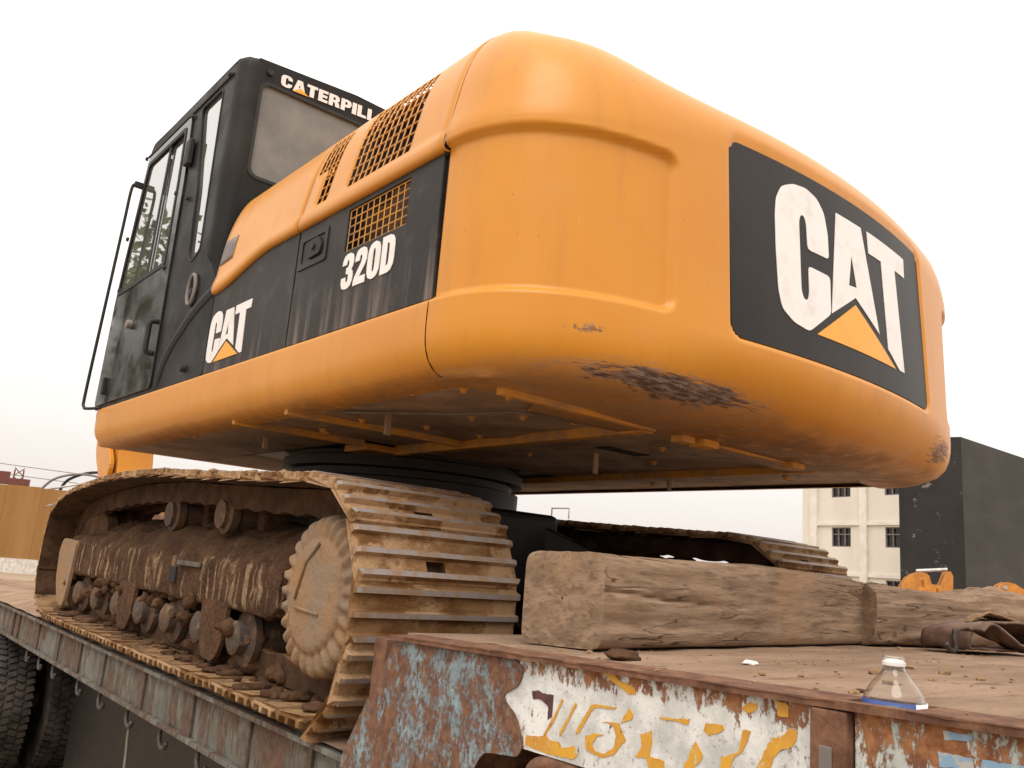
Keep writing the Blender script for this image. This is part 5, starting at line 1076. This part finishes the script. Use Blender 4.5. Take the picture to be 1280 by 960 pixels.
    for i in range(120):
        y = rnd.uniform(-1.75, 1.7); x = 1.33-abs(rnd.gauss(0, .14)); clod((X(max(.9, x)), y, .042+rnd.uniform(-.004, .006)), rnd.uniform(.012, .05), .38)
    for i in range(54): clod((X(rnd.uniform(1.08, 1.22)), rnd.uniform(-1.5, 1.5), .075), rnd.uniform(.03, .06), .8)
    for i in range(60): clod((X(rnd.uniform(1.22, 1.32)), rnd.uniform(-1.15, 1.5), rnd.uniform(.16, .27)), rnd.uniform(.012, .030), 1.1)
    me = bpy.data.meshes.new('mud_clods'); bm.to_mesh(me); bm.free(); o = link('mud_clods', me, 'mud_dark', fo, True); o['kind'] = 'stuff'
    bm = bmesh.new()
    for i in range(330):
        k = rnd.randint(0, len(path)-1); p, t, o_ = pathframe(k)
        if o_.y < .80 or p.x < -1.45: continue
        clod((X(1.385-abs(rnd.gauss(0, .05))), p.x+rnd.uniform(-.02, .02), p.y-.016+rnd.uniform(-.004, .012)), rnd.uniform(.010, .024), .55)
    me = bpy.data.meshes.new('mud_crust'); bm.to_mesh(me); bm.free(); o = link('mud_crust', me, 'mud_tan', fo, True); o['kind'] = 'stuff'
# ---- undercarriage centre
m = MB(); m.box(-.55, .55, -.75, .75, .36, .80); m.obj('car_body', 'grease_shade_black', ex, bevel=.04, seg=3)
for sx_ in (-1, 1):
    for sy in (-1, 1):
        m = MB(); m.add([(sx_*.40, sy*.30, .36), (sx_*.40, sy*.72, .36), (sx_*.92, sy*1.10, .30), (sx_*.92, sy*.62, .30), (sx_*.40, sy*.30, .76), (sx_*.40, sy*.72, .76), (sx_*.92, sy*1.10, .52), (sx_*.92, sy*.62, .52)], [(0, 1, 2, 3), (4, 5, 6, 7), (0, 1, 5, 4), (1, 2, 6, 5), (2, 3, 7, 6), (3, 0, 4, 7)])
        m.obj('frame_leg', 'grease_shade_black', ex, bevel=.02)
m = MB(); m.lathe([(.45, .78), (.66, .79), (.66, .86), (.45, .862)], 'Z', (0, 0, 0), 48); m.obj('turntable_base', 'grease_shade_black', ex, True, 40)
# ---- boom, stick and bucket folded forward
def armplate(nm, pts, x0, x1, mt='yellow_paint'): return MB().plate(rpoly(pts, .12), [], side(x0), x1-x0).obj(nm, mt, ex, bevel=.012)
armplate('boom', [(.95, 1.45), (1.35, 1.35), (2.6, 2.25), (3.6, 2.75), (6.45, 1.85), (6.75, 2.05), (6.6, 2.30), (3.7, 3.35), (2.9, 3.15)], -.02, .42)
st_ = armplate('stick', [(6.25, 2.25), (6.65, 2.32), (7.05, 1.95), (7.02, 1.50), (6.25, .75), (5.15, .32), (5.0, .50), (5.9, 1.15)], .02, .40)
MB().tube([(-.06, 6.55, 2.08), (.46, 6.55, 2.08)], .07, 14).obj('pin', 'grease_shade_black', st_, True)
armplate('stick_boss', [(5.95, 1.30), (6.55, 1.85), (6.65, 1.40), (6.10, .95)], -.06, -.005)
MB().tube([(.20, 3.5, 3.35), (.20, 5.2, 2.98)], .085, 16).obj('stick_cylinder', 'yellow_paint', ex, True); MB().tube([(.20, 5.2, 2.98), (.20, 6.62, 2.40)], .045, 14).obj('cylinder_rod', 'steel_light', ex, True)
for x in (-.12, .52): MB().tube([(x, 1.40, 1.25), (x, 2.5, 1.85)], .075, 16).obj('boom_cylinder', 'yellow_paint', ex, True); MB().tube([(x, 2.5, 1.85), (x, 3.3, 2.55)], .045, 14).obj('cylinder_rod', 'steel_light', ex, True)
bk = crom([(4.2, .75), (4.0, .45), (4.05, .15), (4.35, .03), (4.8, .05), (5.1, .2)], 6, False)
m = MB(); m.grid([[(x, p.x, p.y) for p in bk] for x in (-.35, .78)]); o = m.obj('bucket', 'rust_only', ex, True); o.modifiers.new('s', 'SOLIDIFY').thickness = .025
for x in (-.36, .765): MB().plate([tuple(p) for p in bk]+[(4.75, .55)], [], side(x), .022).obj('bucket_side', 'rust_only', o)
for i in range(5): MB().box(-.33+.26*i, -.25+.26*i, 5.05, 5.3, .17, .22).obj('bucket_tooth', 'roller_steel', o, bevel=.01)
MB().box(.62, 1.30, -.30, 1.36, 1.242, 1.95).obj('tank', 'yellow_paint', ex, bevel=.04, seg=3)
base_at(ex, (0, 0, 0))
